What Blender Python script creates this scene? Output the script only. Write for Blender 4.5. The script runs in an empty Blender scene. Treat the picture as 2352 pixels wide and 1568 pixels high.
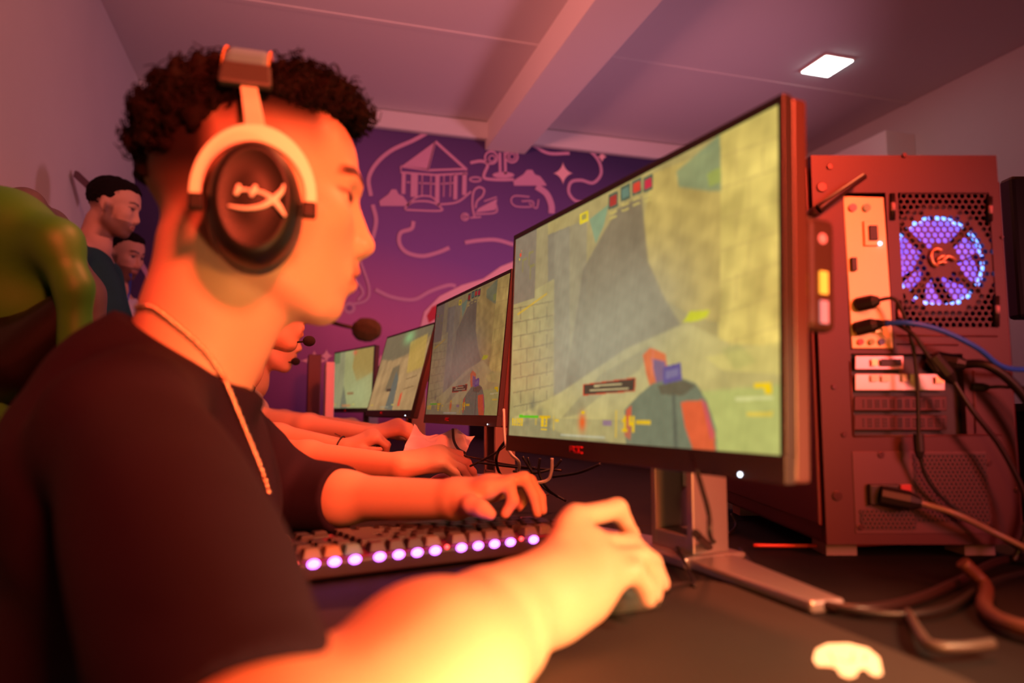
import bpy, bmesh, math, random
import numpy as np
from mathutils import Vector, Matrix, noise

random.seed(7)
RS = np.random.RandomState(7)
S = bpy.context.scene
COL = S.collection

# ---------------------------------------------------------------- camera, world, lights, exposure
FOC = 1640.0
_n = math.sqrt(499**2 + 159**2 + 1640**2)
PSI = math.asin(499/_n)
TH = math.asin(159/_n/math.cos(PSI))
_s, _c, _st, _ct = math.sin(PSI), math.cos(PSI), math.sin(TH), math.cos(TH)
CR = np.array([_c, -_s, 0.0]); CF = np.array([_s*_ct, _c*_ct, _st]); CU = np.array([-_s*_st, -_c*_st, _ct])
CC = np.array([0.0, 0.0, 0.92])

cam = bpy.data.cameras.new('camera'); camo = bpy.data.objects.new('camera', cam); COL.objects.link(camo)
mw = Matrix.Identity(4)
for i in range(3):
    mw[i][0] = CR[i]; mw[i][1] = CU[i]; mw[i][2] = -CF[i]; mw[i][3] = CC[i]
camo.matrix_basis = mw
cam.sensor_width = 36.0; cam.lens = FOC/2352*36.0
cam.clip_start = 0.02
cam.dof.use_dof = True; cam.dof.focus_distance = 1.42; cam.dof.aperture_fstop = 2.9
S.camera = camo
S.view_settings.view_transform = 'Standard'; S.view_settings.look = 'None'
S.view_settings.exposure = 0.0; S.view_settings.gamma = 1.0; S.view_settings.use_curve_mapping = False

W = bpy.data.worlds.new('world'); S.world = W; W.use_nodes = True
W.node_tree.nodes['Background'].inputs[0].default_value = (0.9, 0.16, 0.20, 1)
W.node_tree.nodes['Background'].inputs[1].default_value = 0.06

def lamp(name, loc, aim, size, power, color, shape='SQUARE', spread=180):
    l = bpy.data.lights.new(name, 'AREA'); l.size = size; l.energy = power; l.color = color; l.shape = shape
    l.spread = math.radians(spread)
    o = bpy.data.objects.new(name, l); COL.objects.link(o); o.location = loc
    o.rotation_euler = (Vector(aim)-Vector(loc)).to_track_quat('-Z', 'Y').to_euler()
    return o
# unseen lamps: warm key beside the camera, red event lights; the rest is added fill
lamp('desk_stage_lamp', (0.40, 0.06, 0.93), (0.06, 0.62, 0.84), 0.12, 2.4, (1.0, 0.34, 0.055), spread=150)
lamp('forearm_fill', (0.19, 0.24, 0.768), (0.10, 0.42, 0.79), 0.05, 1.1, (1.0, 0.52, 0.20), spread=140)  # added small light close under the forearm, brightens its lower side
lamp('stage_lamp', (0.95, 1.0, 2.45), (0.02, 1.35, 0.8), 0.35, 17, (1.0, 0.17, 0.06), spread=95)
lamp('stage_lamp', (0.55, -1.3, 2.0), (-0.1, 1.6, 0.85), 0.35, 11, (1.0, 0.08, 0.03), spread=42)
lamp('room_fill', (-0.92, 1.1, 1.9), (1.3, 3.9, 3.0), 0.5, 24, (1.0, 0.28, 0.25), spread=85)  # added fill from the left for ceiling and beam
lamp('room_fill', (3.4, 2.2, 1.3), (1.0, 4.9, 1.9), 0.6, 17, (1.0, 0.42, 0.62), spread=110)  # added fill from the right for the mural
lamp('tower_fill', (1.0, -1.0, 1.3), (0.75, 0.66, 0.85), 0.4, 0.75, (1.0, 0.22, 0.22), spread=40)  # added soft fill, lifts the tower's rear
lamp('pad_fill', (0.52, 0.20, 1.02), (0.33, 0.45, 0.75), 0.06, 0.75, (1.0, 0.58, 0.28), spread=75)  # added light above the mouse pad, brightens its emblem
lamp('wall_fill', (0.9, 0.9, 2.75), (-1.0, 2.6, 1.7), 0.5, 7, (1.0, 0.30, 0.22), spread=110)  # added fill toward the left wall and the standing men

# ---------------------------------------------------------------- photo-geometry helpers (a photo pixel and a real distance give a real point)
def proj(P):
    P = np.asarray(P, float)-CC; z = P@CF
    return np.array([1176+FOC*(P@CR)/z, 784-FOC*(P@CU)/z, z])
def ray(px, py): return CF+CR*(px-1176)/FOC-CU*(py-784)/FOC
def at(px, py, Z): return CC+ray(px, py)*Z
def atY(px, py, Y): r = ray(px, py); return CC+r*Y/r[1]
def atX(px, py, X): r = ray(px, py); return CC+r*X/r[0]
def atZ(px, py, z): r = ray(px, py); return CC+r*(z-.92)/r[2]
def on_plane(px, py, O, N):
    r = ray(px, py); return CC+r*(np.dot(np.asarray(O)-CC, N)/np.dot(r, N))

# ---------------------------------------------------------------- materials
def srgb(r, g, b):
    f = lambda v: (v/255/12.92) if v/255 <= .04045 else ((v/255+.055)/1.055)**2.4
    return (f(r), f(g), f(b))
MATS = {}
def mat(name, color=(.5,.5,.5), rough=.5, metal=0.0, emit=None, estr=1.0, attr=None, bump=0.0, bscale=200.0,
        vary=0.0, vscale=8.0, sss=0.0, coat=0.0, spec=0.5, sheen=0.0, trans=0.0, emit_attr=False):
    if name in MATS: return MATS[name]
    m = bpy.data.materials.new(name); m.use_nodes = True; nt = m.node_tree; N = nt.nodes; L = nt.links
    p = N['Principled BSDF']
    p.inputs['Roughness'].default_value = rough; p.inputs['Metallic'].default_value = metal
    p.inputs['Specular IOR Level'].default_value = spec
    p.inputs['Coat Weight'].default_value = coat
    p.inputs['Sheen Weight'].default_value = sheen
    p.inputs['Transmission Weight'].default_value = trans
    base = p.inputs['Base Color']
    base.default_value = (*color, 1)
    if sss: 
        p.inputs['Subsurface Weight'].default_value = sss; p.inputs['Subsurface Scale'].default_value = .006
        p.inputs['Subsurface Radius'].default_value = (1, .35, .2)
    src = None
    tc = N.new('ShaderNodeTexCoord')
    if attr:
        a = N.new('ShaderNodeAttribute'); a.attribute_name = attr; src = a.outputs['Color']
    if vary:
        nz = N.new('ShaderNodeTexNoise'); nz.inputs['Scale'].default_value = vscale; nz.inputs['Detail'].default_value = 4
        L.new(tc.outputs['Object'], nz.inputs['Vector'])
        mx = N.new('ShaderNodeMix'); mx.data_type = 'RGBA'; mx.blend_type = 'MULTIPLY'; mx.inputs[0].default_value = vary
        if src: L.new(src, mx.inputs[6])
        else: mx.inputs[6].default_value = (*color, 1)
        rp = N.new('ShaderNodeValToRGB'); rp.color_ramp.elements[0].position = .3; rp.color_ramp.elements[1].position = .7
        rp.color_ramp.elements[0].color = (.45,.45,.45,1); rp.color_ramp.elements[1].color = (1.25,1.25,1.25,1)
        L.new(nz.outputs['Fac'], rp.inputs['Fac']); L.new(rp.outputs['Color'], mx.inputs[7]); src = mx.outputs[2]
    if src and not emit_attr: L.new(src, base)
    if emit_attr:
        base.default_value = (.02,.02,.02,1)
        L.new(src, p.inputs['Emission Color']); p.inputs['Emission Strength'].default_value = estr
    elif emit:
        p.inputs['Emission Color'].default_value = (*emit, 1); p.inputs['Emission Strength'].default_value = estr
    if bump:
        nb = N.new('ShaderNodeTexNoise'); nb.inputs['Scale'].default_value = bscale; nb.inputs['Detail'].default_value = 3
        L.new(tc.outputs['Object'], nb.inputs['Vector'])
        b = N.new('ShaderNodeBump'); b.inputs['Strength'].default_value = bump; b.inputs['Distance'].default_value = .002
        L.new(nb.outputs['Fac'], b.inputs['Height']); L.new(b.outputs['Normal'], p.inputs['Normal'])
    MATS[name] = m
    return m

# ---------------------------------------------------------------- tags
def tag(o, label=None, cat=None, group=None, kind=None):
    if label: o['label'] = label
    if cat: o['category'] = cat
    if group: o['group'] = group
    if kind: o['kind'] = kind
    return o
def empty(name, loc, label, cat, group=None, rot=None):
    o = bpy.data.objects.new(name, None); COL.objects.link(o); o.empty_display_size = .05
    if rot is not None: o.matrix_basis = Matrix.Translation(Vector(loc)) @ rot.to_4x4()
    else: o.location = Vector(loc)
    return tag(o, label, cat, group)
def local(root, P):
    """world points -> the root's own frame"""
    if root is None: return P
    m = root.matrix_basis.copy(); r = root.parent
    while r is not None: m = r.matrix_basis @ m; r = r.parent
    M = np.array(m.inverted())
    P = np.asarray(P, float)
    return P@M[:3, :3].T+M[:3, 3]
def link_mesh(name, me, m, parent=None):
    o = bpy.data.objects.new(name, me); COL.objects.link(o)
    if m is not None:
        for x in (m if isinstance(m, (list, tuple)) else [m]): me.materials.append(x)
    if parent is not None: o.parent = parent
    return o

# ---------------------------------------------------------------- mesh builder: verts/faces in world space, put into the parent's frame on build
class MB:
    def __init__(s): s.v = []; s.f = []; s.m = []; s.sm = []
    def add(s, V, Fc, mi=0, smooth=False):
        b = len(s.v); s.v += [tuple(map(float, x)) for x in V]
        for f in Fc: s.f.append(tuple(b+i for i in f)); s.m.append(mi); s.sm.append(smooth)
    def box(s, c, size, ax=None, mi=0, taper=1.0):
        c = np.asarray(c, float); ax = np.eye(3) if ax is None else np.asarray(ax, float)
        V = []
        for z in (-1, 1):
            t = taper if z > 0 else 1.0
            for x, y in ((-1,-1),(1,-1),(1,1),(-1,1)):
                V.append(c+ax[0]*x*size[0]/2*t+ax[1]*y*size[1]/2*t+ax[2]*z*size[2]/2)
        s.add(V, [(3,2,1,0),(4,5,6,7),(0,1,5,4),(1,2,6,5),(2,3,7,6),(3,0,4,7)], mi)
    def prism(s, poly, d, mi=0, smooth=False):
        """poly: planar list of world points, d: extrusion vector"""
        P = [np.asarray(p, float) for p in poly]; n = len(P); d = np.asarray(d, float)
        V = P+[p+d for p in P]
        F = [tuple(range(n))[::-1], tuple(range(n, 2*n))]+[(i, (i+1) % n, n+(i+1) % n, n+i) for i in range(n)]
        s.add(V, F, mi, smooth)
    def tube(s, pts, r, n=8, mi=0, caps=True, smooth=True):
        P = [np.asarray(p, float) for p in pts]; R = r if hasattr(r, '__len__') else [r]*len(P)
        V = []; F = []; up = None
        for i, p in enumerate(P):
            d = P[min(i+1, len(P)-1)]-P[max(i-1, 0)]; d /= np.linalg.norm(d)+1e-12
            if up is None:
                up = np.array([0, 0, 1.0]) if abs(d[2]) < .9 else np.array([1.0, 0, 0])
            a = np.cross(d, up); a /= np.linalg.norm(a)+1e-12; up = np.cross(a, d)
            for k in range(n):
                t = 2*math.pi*k/n; V.append(p+(a*math.cos(t)+up*math.sin(t))*R[i])
        for i in range(len(P)-1):
            for k in range(n):
                F.append((i*n+k, i*n+(k+1) % n, (i+1)*n+(k+1) % n, (i+1)*n+k))
        s.add(V, F, mi, smooth)
        if caps:
            s.add(V[:n], [tuple(range(n))[::-1]], mi); s.add(V[-n:], [tuple(range(n))], mi)
    def ball(s, c, r, n=12, mi=0, ax=None):
        c = np.asarray(c, float); r = np.asarray(r, float)*np.ones(3); ax = np.eye(3) if ax is None else np.asarray(ax)
        V = []; F = []
        for i in range(n+1):
            t = math.pi*i/n
            for k in range(2*n):
                u = math.pi*k/n
                V.append(c+ax[0]*r[0]*math.sin(t)*math.cos(u)+ax[1]*r[1]*math.sin(t)*math.sin(u)+ax[2]*r[2]*math.cos(t))
        for i in range(n):
            for k in range(2*n):
                F.append((i*2*n+k, (i+1)*2*n+k, (i+1)*2*n+(k+1) % (2*n), i*2*n+(k+1) % (2*n)))
        s.add(V, F, mi, True)
    def build(s, name, m, parent=None, bevel=0, seg=2, shift=True):
        V = np.array(s.v, float)
        if parent is not None and shift: V = local(parent, V)
        me = bpy.data.meshes.new(name); me.from_pydata([tuple(v) for v in V], [], s.f)
        me.polygons.foreach_set('material_index', s.m); me.polygons.foreach_set('use_smooth', s.sm)
        me.update()
        bm = bmesh.new(); bm.from_mesh(me); bmesh.ops.remove_doubles(bm, verts=bm.verts, dist=1e-6)
        bmesh.ops.recalc_face_normals(bm, faces=bm.faces); bm.to_mesh(me); bm.free()
        o = link_mesh(name, me, m, parent)
        if bevel:
            b = o.modifiers.new('bevel', 'BEVEL'); b.width = bevel; b.segments = seg; b.limit_method = 'ANGLE'; b.angle_limit = math.radians(40)
        return o
def spline(P, n=8):
    """Catmull-Rom through the points"""
    P = [np.asarray(p, float) for p in P]
    Q = [2*P[0]-P[1]]+P+[2*P[-1]-P[-2]]; out = []
    for i in range(1, len(Q)-2):
        for k in range(n):
            t = k/n; a, b, c, d = Q[i-1:i+3]
            out.append(.5*((2*b)+(-a+c)*t+(2*a-5*b+4*c-d)*t*t+(-a+3*b-3*c+d)*t**3))
    out.append(P[-1]); return out

def fast_mesh(name, V, Q, smooth=True, colors=None):
    me = bpy.data.meshes.new(name); V = np.asarray(V, np.float32); Q = np.asarray(Q, np.int32)
    me.vertices.add(len(V)); me.vertices.foreach_set('co', V.ravel())
    k = Q.shape[1]
    me.loops.add(len(Q)*k); me.loops.foreach_set('vertex_index', Q.ravel())
    me.polygons.add(len(Q)); me.polygons.foreach_set('loop_start', np.arange(len(Q), dtype=np.int32)*k)
    me.polygons.foreach_set('use_smooth', np.full(len(Q), smooth))
    me.update(calc_edges=True)
    if colors is not None:
        a = me.color_attributes.new('col', 'FLOAT_COLOR', 'POINT')
        c = np.ones((len(V), 4), np.float32); c[:, :3] = colors
        a.data.foreach_set('color', c.ravel())
    return me

# ---------------------------------------------------------------- implicit bodies: rounded cones and ellipsoids blended smoothly, meshed with surface nets
def cone(a, b, ra, rb, k=.01): return ('c', np.asarray(a, float), np.asarray(b, float), ra, rb, k, +1)
def ell(c, r, k=.01, R=None, sub=False): return ('e', np.asarray(c, float), np.asarray(r, float), R, None, k, -1 if sub else +1)
def moved(prims, M, s=1.0, o=(0,0,0)):
    """prims in a local frame -> world; M columns are the local axes"""
    M = np.asarray(M, float); o = np.asarray(o, float); out = []
    for p in prims:
        if p[0] == 'c': out.append(('c', o+M@p[1]*s, o+M@p[2]*s, p[3]*s, p[4]*s, p[5]*s, p[6]))
        else:
            R = M if p[3] is None else M@p[3]
            out.append(('e', o+M@p[1]*s, p[2]*s, R, None, p[5]*s, p[6]))
    return out
def sdf_mesh(prims, h, cut=None):
    lo = np.full(3, 1e9); hi = np.full(3, -1e9); B = []
    for p in prims:
        if p[0] == 'c':
            l = np.minimum(p[1]-p[3], p[2]-p[4]); u = np.maximum(p[1]+p[3], p[2]+p[4])
        else:
            r = p[2].max() if p[3] is not None else p[2]
            if p[3] is not None: r = np.sqrt(((p[3]*p[2])**2).sum(1))
            l = p[1]-r; u = p[1]+r
        m = p[5]*1.2+3*h
        B.append((l-m, u+m))
        if p[6] > 0: lo = np.minimum(lo, l); hi = np.maximum(hi, u)
    lo -= 4*h; hi += 4*h
    n = np.ceil((hi-lo)/h).astype(int)+1
    G = [(lo[i]+np.arange(n[i])*h).astype(np.float32) for i in range(3)]
    D = np.full(tuple(n), .05, np.float32)
    for p, (l, u) in zip(prims, B):
        i0 = np.clip(np.floor((l-lo)/h).astype(int), 0, n); i1 = np.clip(np.ceil((u-lo)/h).astype(int)+1, 0, n)
        if (i1 <= i0).any(): continue
        sl = tuple(slice(a, b) for a, b in zip(i0, i1))
        X = G[0][sl[0]][:, None, None]; Y = G[1][sl[1]][None, :, None]; Z = G[2][sl[2]][None, None, :]
        if p[0] == 'c':
            a = p[1]; d = p[2]-a; dd = max(float(d@d), 1e-12)
            x = X-a[0]; y = Y-a[1]; z = Z-a[2]
            t = np.clip((x*d[0]+y*d[1]+z*d[2])/dd, 0, 1)
            v = np.sqrt((x-t*d[0])**2+(y-t*d[1])**2+(z-t*d[2])**2)-(p[3]+(p[4]-p[3])*t)
        else:
            x = X-p[1][0]; y = Y-p[1][1]; z = Z-p[1][2]; r = p[2]
            if p[3] is not None:
                R = p[3]
                x, y, z = (x*R[0, 0]+y*R[1, 0]+z*R[2, 0], x*R[0, 1]+y*R[1, 1]+z*R[2, 1], x*R[0, 2]+y*R[1, 2]+z*R[2, 2])
            k0 = np.sqrt((x/r[0])**2+(y/r[1])**2+(z/r[2])**2)
            k1 = np.sqrt((x/r[0]**2)**2+(y/r[1]**2)**2+(z/r[2]**2)**2)+1e-6
            v = k0*(k0-1)/k1
        v = v.astype(np.float32)
        k = p[5]; cur = D[sl]
        if p[6] > 0:
            hh = np.maximum(k-np.abs(cur-v), 0)/k
            D[sl] = np.minimum(cur, v)-hh*hh*k*.25
        else:
            hh = np.maximum(k-np.abs(cur+v), 0)/k
            D[sl] = np.maximum(cur, -v)+hh*hh*k*.25
    if cut is not None: D = cut(D, G)
    ins = D < 0
    nx, ny, nz = D.shape
    cnt = np.zeros((nx-1, ny-1, nz-1), np.int8)
    for a in (0, 1):
        for b in (0, 1):
            for c in (0, 1): cnt += ins[a:nx-1+a, b:ny-1+b, c:nz-1+c]
    act = (cnt > 0) & (cnt < 8)
    idx = np.full(act.shape, -1, np.int32); I = np.argwhere(act); idx[act] = np.arange(len(I), dtype=np.int32)
    acc = np.zeros((len(I), 3)); w = np.zeros(len(I))
    cor = [(a, b, c) for a in (0, 1) for b in (0, 1) for c in (0, 1)]
    for A in cor:
        for ax in range(3):
            if A[ax]: continue
            Bc = list(A); Bc[ax] = 1
            da = D[I[:, 0]+A[0], I[:, 1]+A[1], I[:, 2]+A[2]]; db = D[I[:, 0]+Bc[0], I[:, 1]+Bc[1], I[:, 2]+Bc[2]]
            m = (da < 0) != (db < 0)
            t = np.where(m, da/np.where(m, da-db, 1), 0)
            p = np.zeros((len(I), 3)); p[:] = A; p[:, ax] += t
            acc += p*m[:, None]; w += m
    V = (I+acc/w[:, None])*h+lo
    Q = []
    for ax in range(3):
        o1, o2 = [(1, 2), (2, 0), (0, 1)][ax]
        s0 = [slice(None)]*3; s1 = [slice(None)]*3; s0[ax] = slice(0, -1); s1[ax] = slice(1, None)
        e0 = ins[tuple(s0)]; e1 = ins[tuple(s1)]; ch = np.argwhere(e0 != e1)
        ch = ch[(ch[:, o1] > 0) & (ch[:, o2] > 0) & (ch[:, o1] < D.shape[o1]-1) & (ch[:, o2] < D.shape[o2]-1)]
        def g(d1, d2):
            c = ch.copy(); c[:, o1] += d1; c[:, o2] += d2; return idx[c[:, 0], c[:, 1], c[:, 2]]
        q = np.stack([g(-1, -1), g(0, -1), g(0, 0), g(-1, 0)], 1)
        flip = ~e0[ch[:, 0], ch[:, 1], ch[:, 2]]
        q[flip] = q[flip][:, ::-1]; Q.append(q)
    Q = np.concatenate(Q)
    return V, Q[(Q >= 0).all(1)]
def relax(V, Q, it=2, lam=.5):
    E = np.concatenate([Q[:, [i, (i+1) % 4]] for i in range(4)]); E = np.concatenate([E, E[:, ::-1]])
    deg = np.bincount(E[:, 0], minlength=len(V))[:, None]
    for _ in range(it):
        s = np.stack([np.bincount(E[:, 0], V[E[:, 1], i], minlength=len(V)) for i in range(3)], 1)
        V = V+lam*(s/np.maximum(deg, 1)-V)
    return V
def vnormals(V, Q):
    n = np.cross(V[Q[:, 2]]-V[Q[:, 0]], V[Q[:, 3]]-V[Q[:, 1]]); N = np.zeros_like(V)
    for i in range(4):
        for k in range(3): N[:, k] += np.bincount(Q[:, i], n[:, k], minlength=len(V))
    return N/(np.linalg.norm(N, axis=1, keepdims=True)+1e-12)
def snoise(P, f, seed=0, n=7):
    """smooth pseudo-noise, a sum of sines in random directions, about -1..1"""
    r = np.random.RandomState(seed); out = np.zeros(len(P))
    for i in range(n):
        d = r.normal(size=3); d *= f*(.6+.9*r.rand())/np.linalg.norm(d)
        out += np.sin(P@d+r.rand()*6.28)
    return out/math.sqrt(n)
def sdf_object(name, prims, h, m, parent=None, color=None, disp=None, smooth=2, cut=None):
    V, Q = sdf_mesh(prims, h, cut)
    V = relax(V, Q, smooth)
    if disp is not None: V = V+vnormals(V, Q)*disp(V)[:, None]
    c = color(V) if color is not None else None
    me = fast_mesh(name, local(parent, V), Q, True, c)
    return link_mesh(name, me, m, parent)

# ================================================================ SETTING
XL, XR, YB, YF, ZC = -1.03, 4.04, 5.0, -2.6, 3.055
plaster = mat('wall_plaster', (.62, .58, .57), .85, bump=.15, bscale=60, vary=.08, vscale=1.5)
ceil_m = mat('ceiling_paint', (.66, .60, .60), .9, bump=.1, bscale=40)
def struct(name, mb, m, **k):
    return tag(mb.build(name, m, **k), kind='structure')
b = MB(); b.box(((XL+XR)/2, (YB+YF)/2, -.05), (XR-XL+.4, YB-YF+.4, .1)); struct('floor', b, mat('floor_tile', (.09, .07, .08), .35, vary=.3, vscale=3))
b = MB(); b.box(((XL+XR)/2, (YB+YF)/2, ZC+.05), (XR-XL+.4, YB-YF+.4, .1))
for y in (3.35, 4.55): pass
struct('ceiling', b, ceil_m)
b = MB(); b.box((XL-.05, (YB+YF)/2, ZC/2), (.1, YB-YF+.4, ZC)); struct('wall_left', b, plaster)
b = MB(); b.box((XR+.05, (YB+YF)/2, ZC/2), (.1, YB-YF+.4, ZC)); struct('wall_right', b, plaster)
b = MB(); b.box(((XL+XR)/2, YF-.05, ZC/2), (XR-XL, .1, ZC)); struct('wall_front', b, plaster)
# mural wall: a printed gradient from midnight blue (top) over violet to magenta (bottom left)
mm = bpy.data.materials.new('mural_print'); mm.use_nodes = True
nt = mm.node_tree; N = nt.nodes; L = nt.links; pb = N['Principled BSDF']; pb.inputs['Roughness'].default_value = .7
g = N.new('ShaderNodeNewGeometry'); sp = N.new('ShaderNodeSeparateXYZ'); L.new(g.outputs['Position'], sp.inputs[0])
def mth(op, a, b_, cl=False):
    n_ = N.new('ShaderNodeMath'); n_.operation = op; n_.use_clamp = cl
    for i, v in enumerate((a, b_)):
        if isinstance(v, (int, float)): n_.inputs[i].default_value = v
        else: L.new(v, n_.inputs[i])
    return n_.outputs[0]
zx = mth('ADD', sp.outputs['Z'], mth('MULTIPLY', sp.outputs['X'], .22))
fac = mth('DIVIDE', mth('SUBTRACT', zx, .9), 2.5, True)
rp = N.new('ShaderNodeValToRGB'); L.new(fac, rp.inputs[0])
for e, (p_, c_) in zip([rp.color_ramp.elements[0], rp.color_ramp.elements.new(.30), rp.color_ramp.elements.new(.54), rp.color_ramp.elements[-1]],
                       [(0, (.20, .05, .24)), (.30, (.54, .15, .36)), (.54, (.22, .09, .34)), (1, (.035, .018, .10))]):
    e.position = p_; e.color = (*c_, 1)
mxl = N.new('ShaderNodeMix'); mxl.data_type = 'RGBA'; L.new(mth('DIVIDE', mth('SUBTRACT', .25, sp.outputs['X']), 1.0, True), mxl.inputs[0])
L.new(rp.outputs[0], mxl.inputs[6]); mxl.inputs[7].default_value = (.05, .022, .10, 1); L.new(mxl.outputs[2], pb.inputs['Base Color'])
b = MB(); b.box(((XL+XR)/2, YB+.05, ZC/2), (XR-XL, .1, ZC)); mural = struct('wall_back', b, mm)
# mural line art: raised print on the wall, one child
ML = MB()
def mp(px, py): return atY(px, py, YB-.004)
def stroke(P, w=.022, sp_=True, close=False):
    """ribbon along photo points, laid on the mural wall, 3 mm thick"""
    Q = [mp(*p) for p in P]
    if close: Q.append(Q[0])
    if sp_ and len(Q) > 2: Q = spline(Q, 8)
    for i in range(len(Q)):
        pass
    T = []
    for i in range(len(Q)):
        d = Q[min(i+1, len(Q)-1)]-Q[max(i-1, 0)]; d /= np.linalg.norm(d)+1e-9
        nn = np.array([-d[2], 0, d[0]])*w/2; T.append((Q[i]+nn, Q[i]-nn))
    V = []; F = []
    for a_, c_ in T: V += [a_, c_]
    for i in range(len(T)-1): F.append((2*i, 2*i+1, 2*i+3, 2*i+2))
    ML.add(V, F, 0)
def patch(P, mi=0):
    Q = [mp(*p)-np.array([0, .004 if mi >= 2 else 0, 0]) for p in P]; ML.add(Q, [tuple(range(len(Q)))], mi)
def circ(cx, cy, r, w=.02, ry=None):
    stroke([(cx+r*math.cos(t), cy+(ry or r)*math.sin(t)) for t in np.linspace(0, 2*math.pi, 17)], w)
def disc(cx, cy, r, ry=None, mi=0): patch([(cx+r*math.cos(t), cy+(ry or r)*math.sin(t)) for t in np.linspace(0, 2*math.pi, 20)[:-1]], mi)
def star(cx, cy, r, ry, mi=1):
    P = []
    for k in range(32):
        t = 2*math.pi*k/32; q = (abs(math.cos(t))**.5+abs(math.sin(t))**.5)**-2
        # astroid-like star
        P.append((cx+r*math.copysign(abs(math.cos(t))**3.2, math.cos(t)), cy+ry*math.copysign(abs(math.sin(t))**3.2, math.sin(t))))
    patch(P, mi)
stroke([(1023, 268), (1018, 285), (990, 300), (950, 322), (900, 345), (865, 375), (847, 410), (852, 450)], .028)
stroke([(856, 470), (864, 505), (858, 540), (852, 552)], .028)
stroke([(950, 508), (945, 525), (920, 535), (918, 560), (935, 580), (970, 588), (1005, 580), (1032, 569)], .028)
stroke([(1068, 557), (1100, 552), (1140, 551), (1180, 562)], .028)
stroke([(862, 665), (900, 682), (950, 688), (990, 668), (1030, 655), (1047, 657)], .026)
stroke([(1080, 374), (1105, 370), (1120, 378), (1112, 400), (1115, 410), (1150, 413), (1180, 412)], .022)
stroke([(1225, 334), (1260, 352), (1308, 352)], .024)
stroke([(1327, 345), (1355, 348), (1376, 372), (1380, 400), (1362, 420), (1335, 414), (1312, 418), (1306, 440), (1320, 460), (1345, 466)], .024)
stroke([(1232, 428), (1255, 445), (1266, 470), (1267, 490)], .05)
stroke([(828, 600), (848, 660), (840, 690), (800, 700)], .018); stroke([(815, 640), (834, 670), (822, 690)], .018)
stroke([(318, 596), (345, 640)], .03, False)
# pavilion with a pointed roof
patch([(1000, 325), (925, 380), (983, 390)]); stroke([(1000, 325), (1072, 390)], .022, False); stroke([(983, 390), (1000, 325)], .012, False)
stroke([(921, 382), (921, 396), (1000, 402), (1073, 398), (1072, 388), (985, 391), (921, 382)], .016, False)
for (x0, x1, y0, y1) in ((923, 932, 398, 445), (944, 960, 400, 452), (1000, 1010, 402, 465), (1042, 1051, 400, 458), (1062, 1072, 398, 448)):
    patch([(x0, y0), (x1, y0+1), (x1-1, y1), (x0-1, y1)])
stroke([(934, 418), (942, 419)], .01, False); stroke([(962, 420), (1000, 422)], .01, False); stroke([(1012, 422), (1042, 420)], .01, False)
for x in (970, 990, 1020, 1035): stroke([(x, 402), (x-1, 452)], .008, False)
stroke([(935, 470), (960, 452), (990, 452), (1010, 470)], .012); stroke([(1005, 470), (1050, 464), (1082, 440)], .014)
stroke([(932, 482), (1010, 484), (1010, 474), (996, 466), (975, 462), (948, 464), (932, 476)], .014, True, True)
def cloud(x, y, w_, h_):
    P = [(x-w_/2, y+h_/2), (x-w_/2-2, y+h_*.2), (x-w_*.38, y), (x-w_*.22, y-h_*.2), (x-w_*.1, y-h_*.5), (x+w_*.06, y-h_*.5),
         (x+w_*.15, y-h_*.2), (x+w_*.3, y-h_*.1), (x+w_*.42, y+h_*.2), (x+w_/2, y+h_*.45), (x+w_/2, y+h_/2)]
    patch(P)
cloud(906, 454, 66, 38); cloud(1218, 408, 74, 36)
# fountain tree, swan boat, ribbon signs
circ(1128, 362, 14, .014); circ(1130, 364, 7, .01); circ(1176, 360, 13, .014); circ(1176, 360, 7, .01)
patch([(1145, 350), (1151, 350), (1152, 400), (1146, 400)]); patch([(1157, 350), (1163, 350), (1164, 400), (1158, 400)]); disc(1156, 402, 25, 7)
stroke([(1090, 500), (1085, 470), (1088, 440), (1100, 430), (1112, 436), (1108, 450), (1096, 462), (1092, 478)], .014)
patch([(1100, 478), (1142, 456), (1138, 482), (1092, 488)]); stroke([(1112, 462), (1141, 452)], .01, False)
stroke([(1092, 492), (1138, 488), (1140, 470)], .012); circ(1068, 498, 8, .01); circ(1070, 498, 4, .01); stroke([(1080, 500), (1105, 498)], .012, False)
stroke([(1216, 452), (1182, 450), (1174, 462), (1186, 474), (1222, 474), (1222, 462), (1198, 462)], .010)
stroke([(1215, 466), (1232, 478), (1237, 458)], .010); circ(1092, 412, 13, .012, 5)
star(1293, 398, 23, 26); star(1383, 360, 11, 13); star(750, 817, 15, 16); star(722, 828, 34, 24)
disc(803, 707, 14, 14); disc(803, 707, 6, 6, 2)
# light dome and red flag at the lower right of the mural
patch([(960, 770), (975, 715), (1010, 680), (1060, 655), (1110, 640), (1150, 612), (1180, 600), (1260, 640), (1330, 700), (1350, 770)], 1)
patch([(980, 725), (992, 705), (1012, 695), (1012, 725), (985, 742)], 3)
patch([(862, 845), (875, 815), (890, 830), (890, 870)], 1)
mo = ML.build('mural_drawing', [mat('mural_line', (.60, .30, .46), .7), mat('mural_star', (.88, .50, .55), .7), mat('mural_dot', (.30, .10, .30), .7), mat('mural_flag', (.55, .03, .05), .7)], mural)
mo.modifiers.new('thick', 'SOLIDIFY').thickness = .002
tag(mo, kind='structure')
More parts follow.
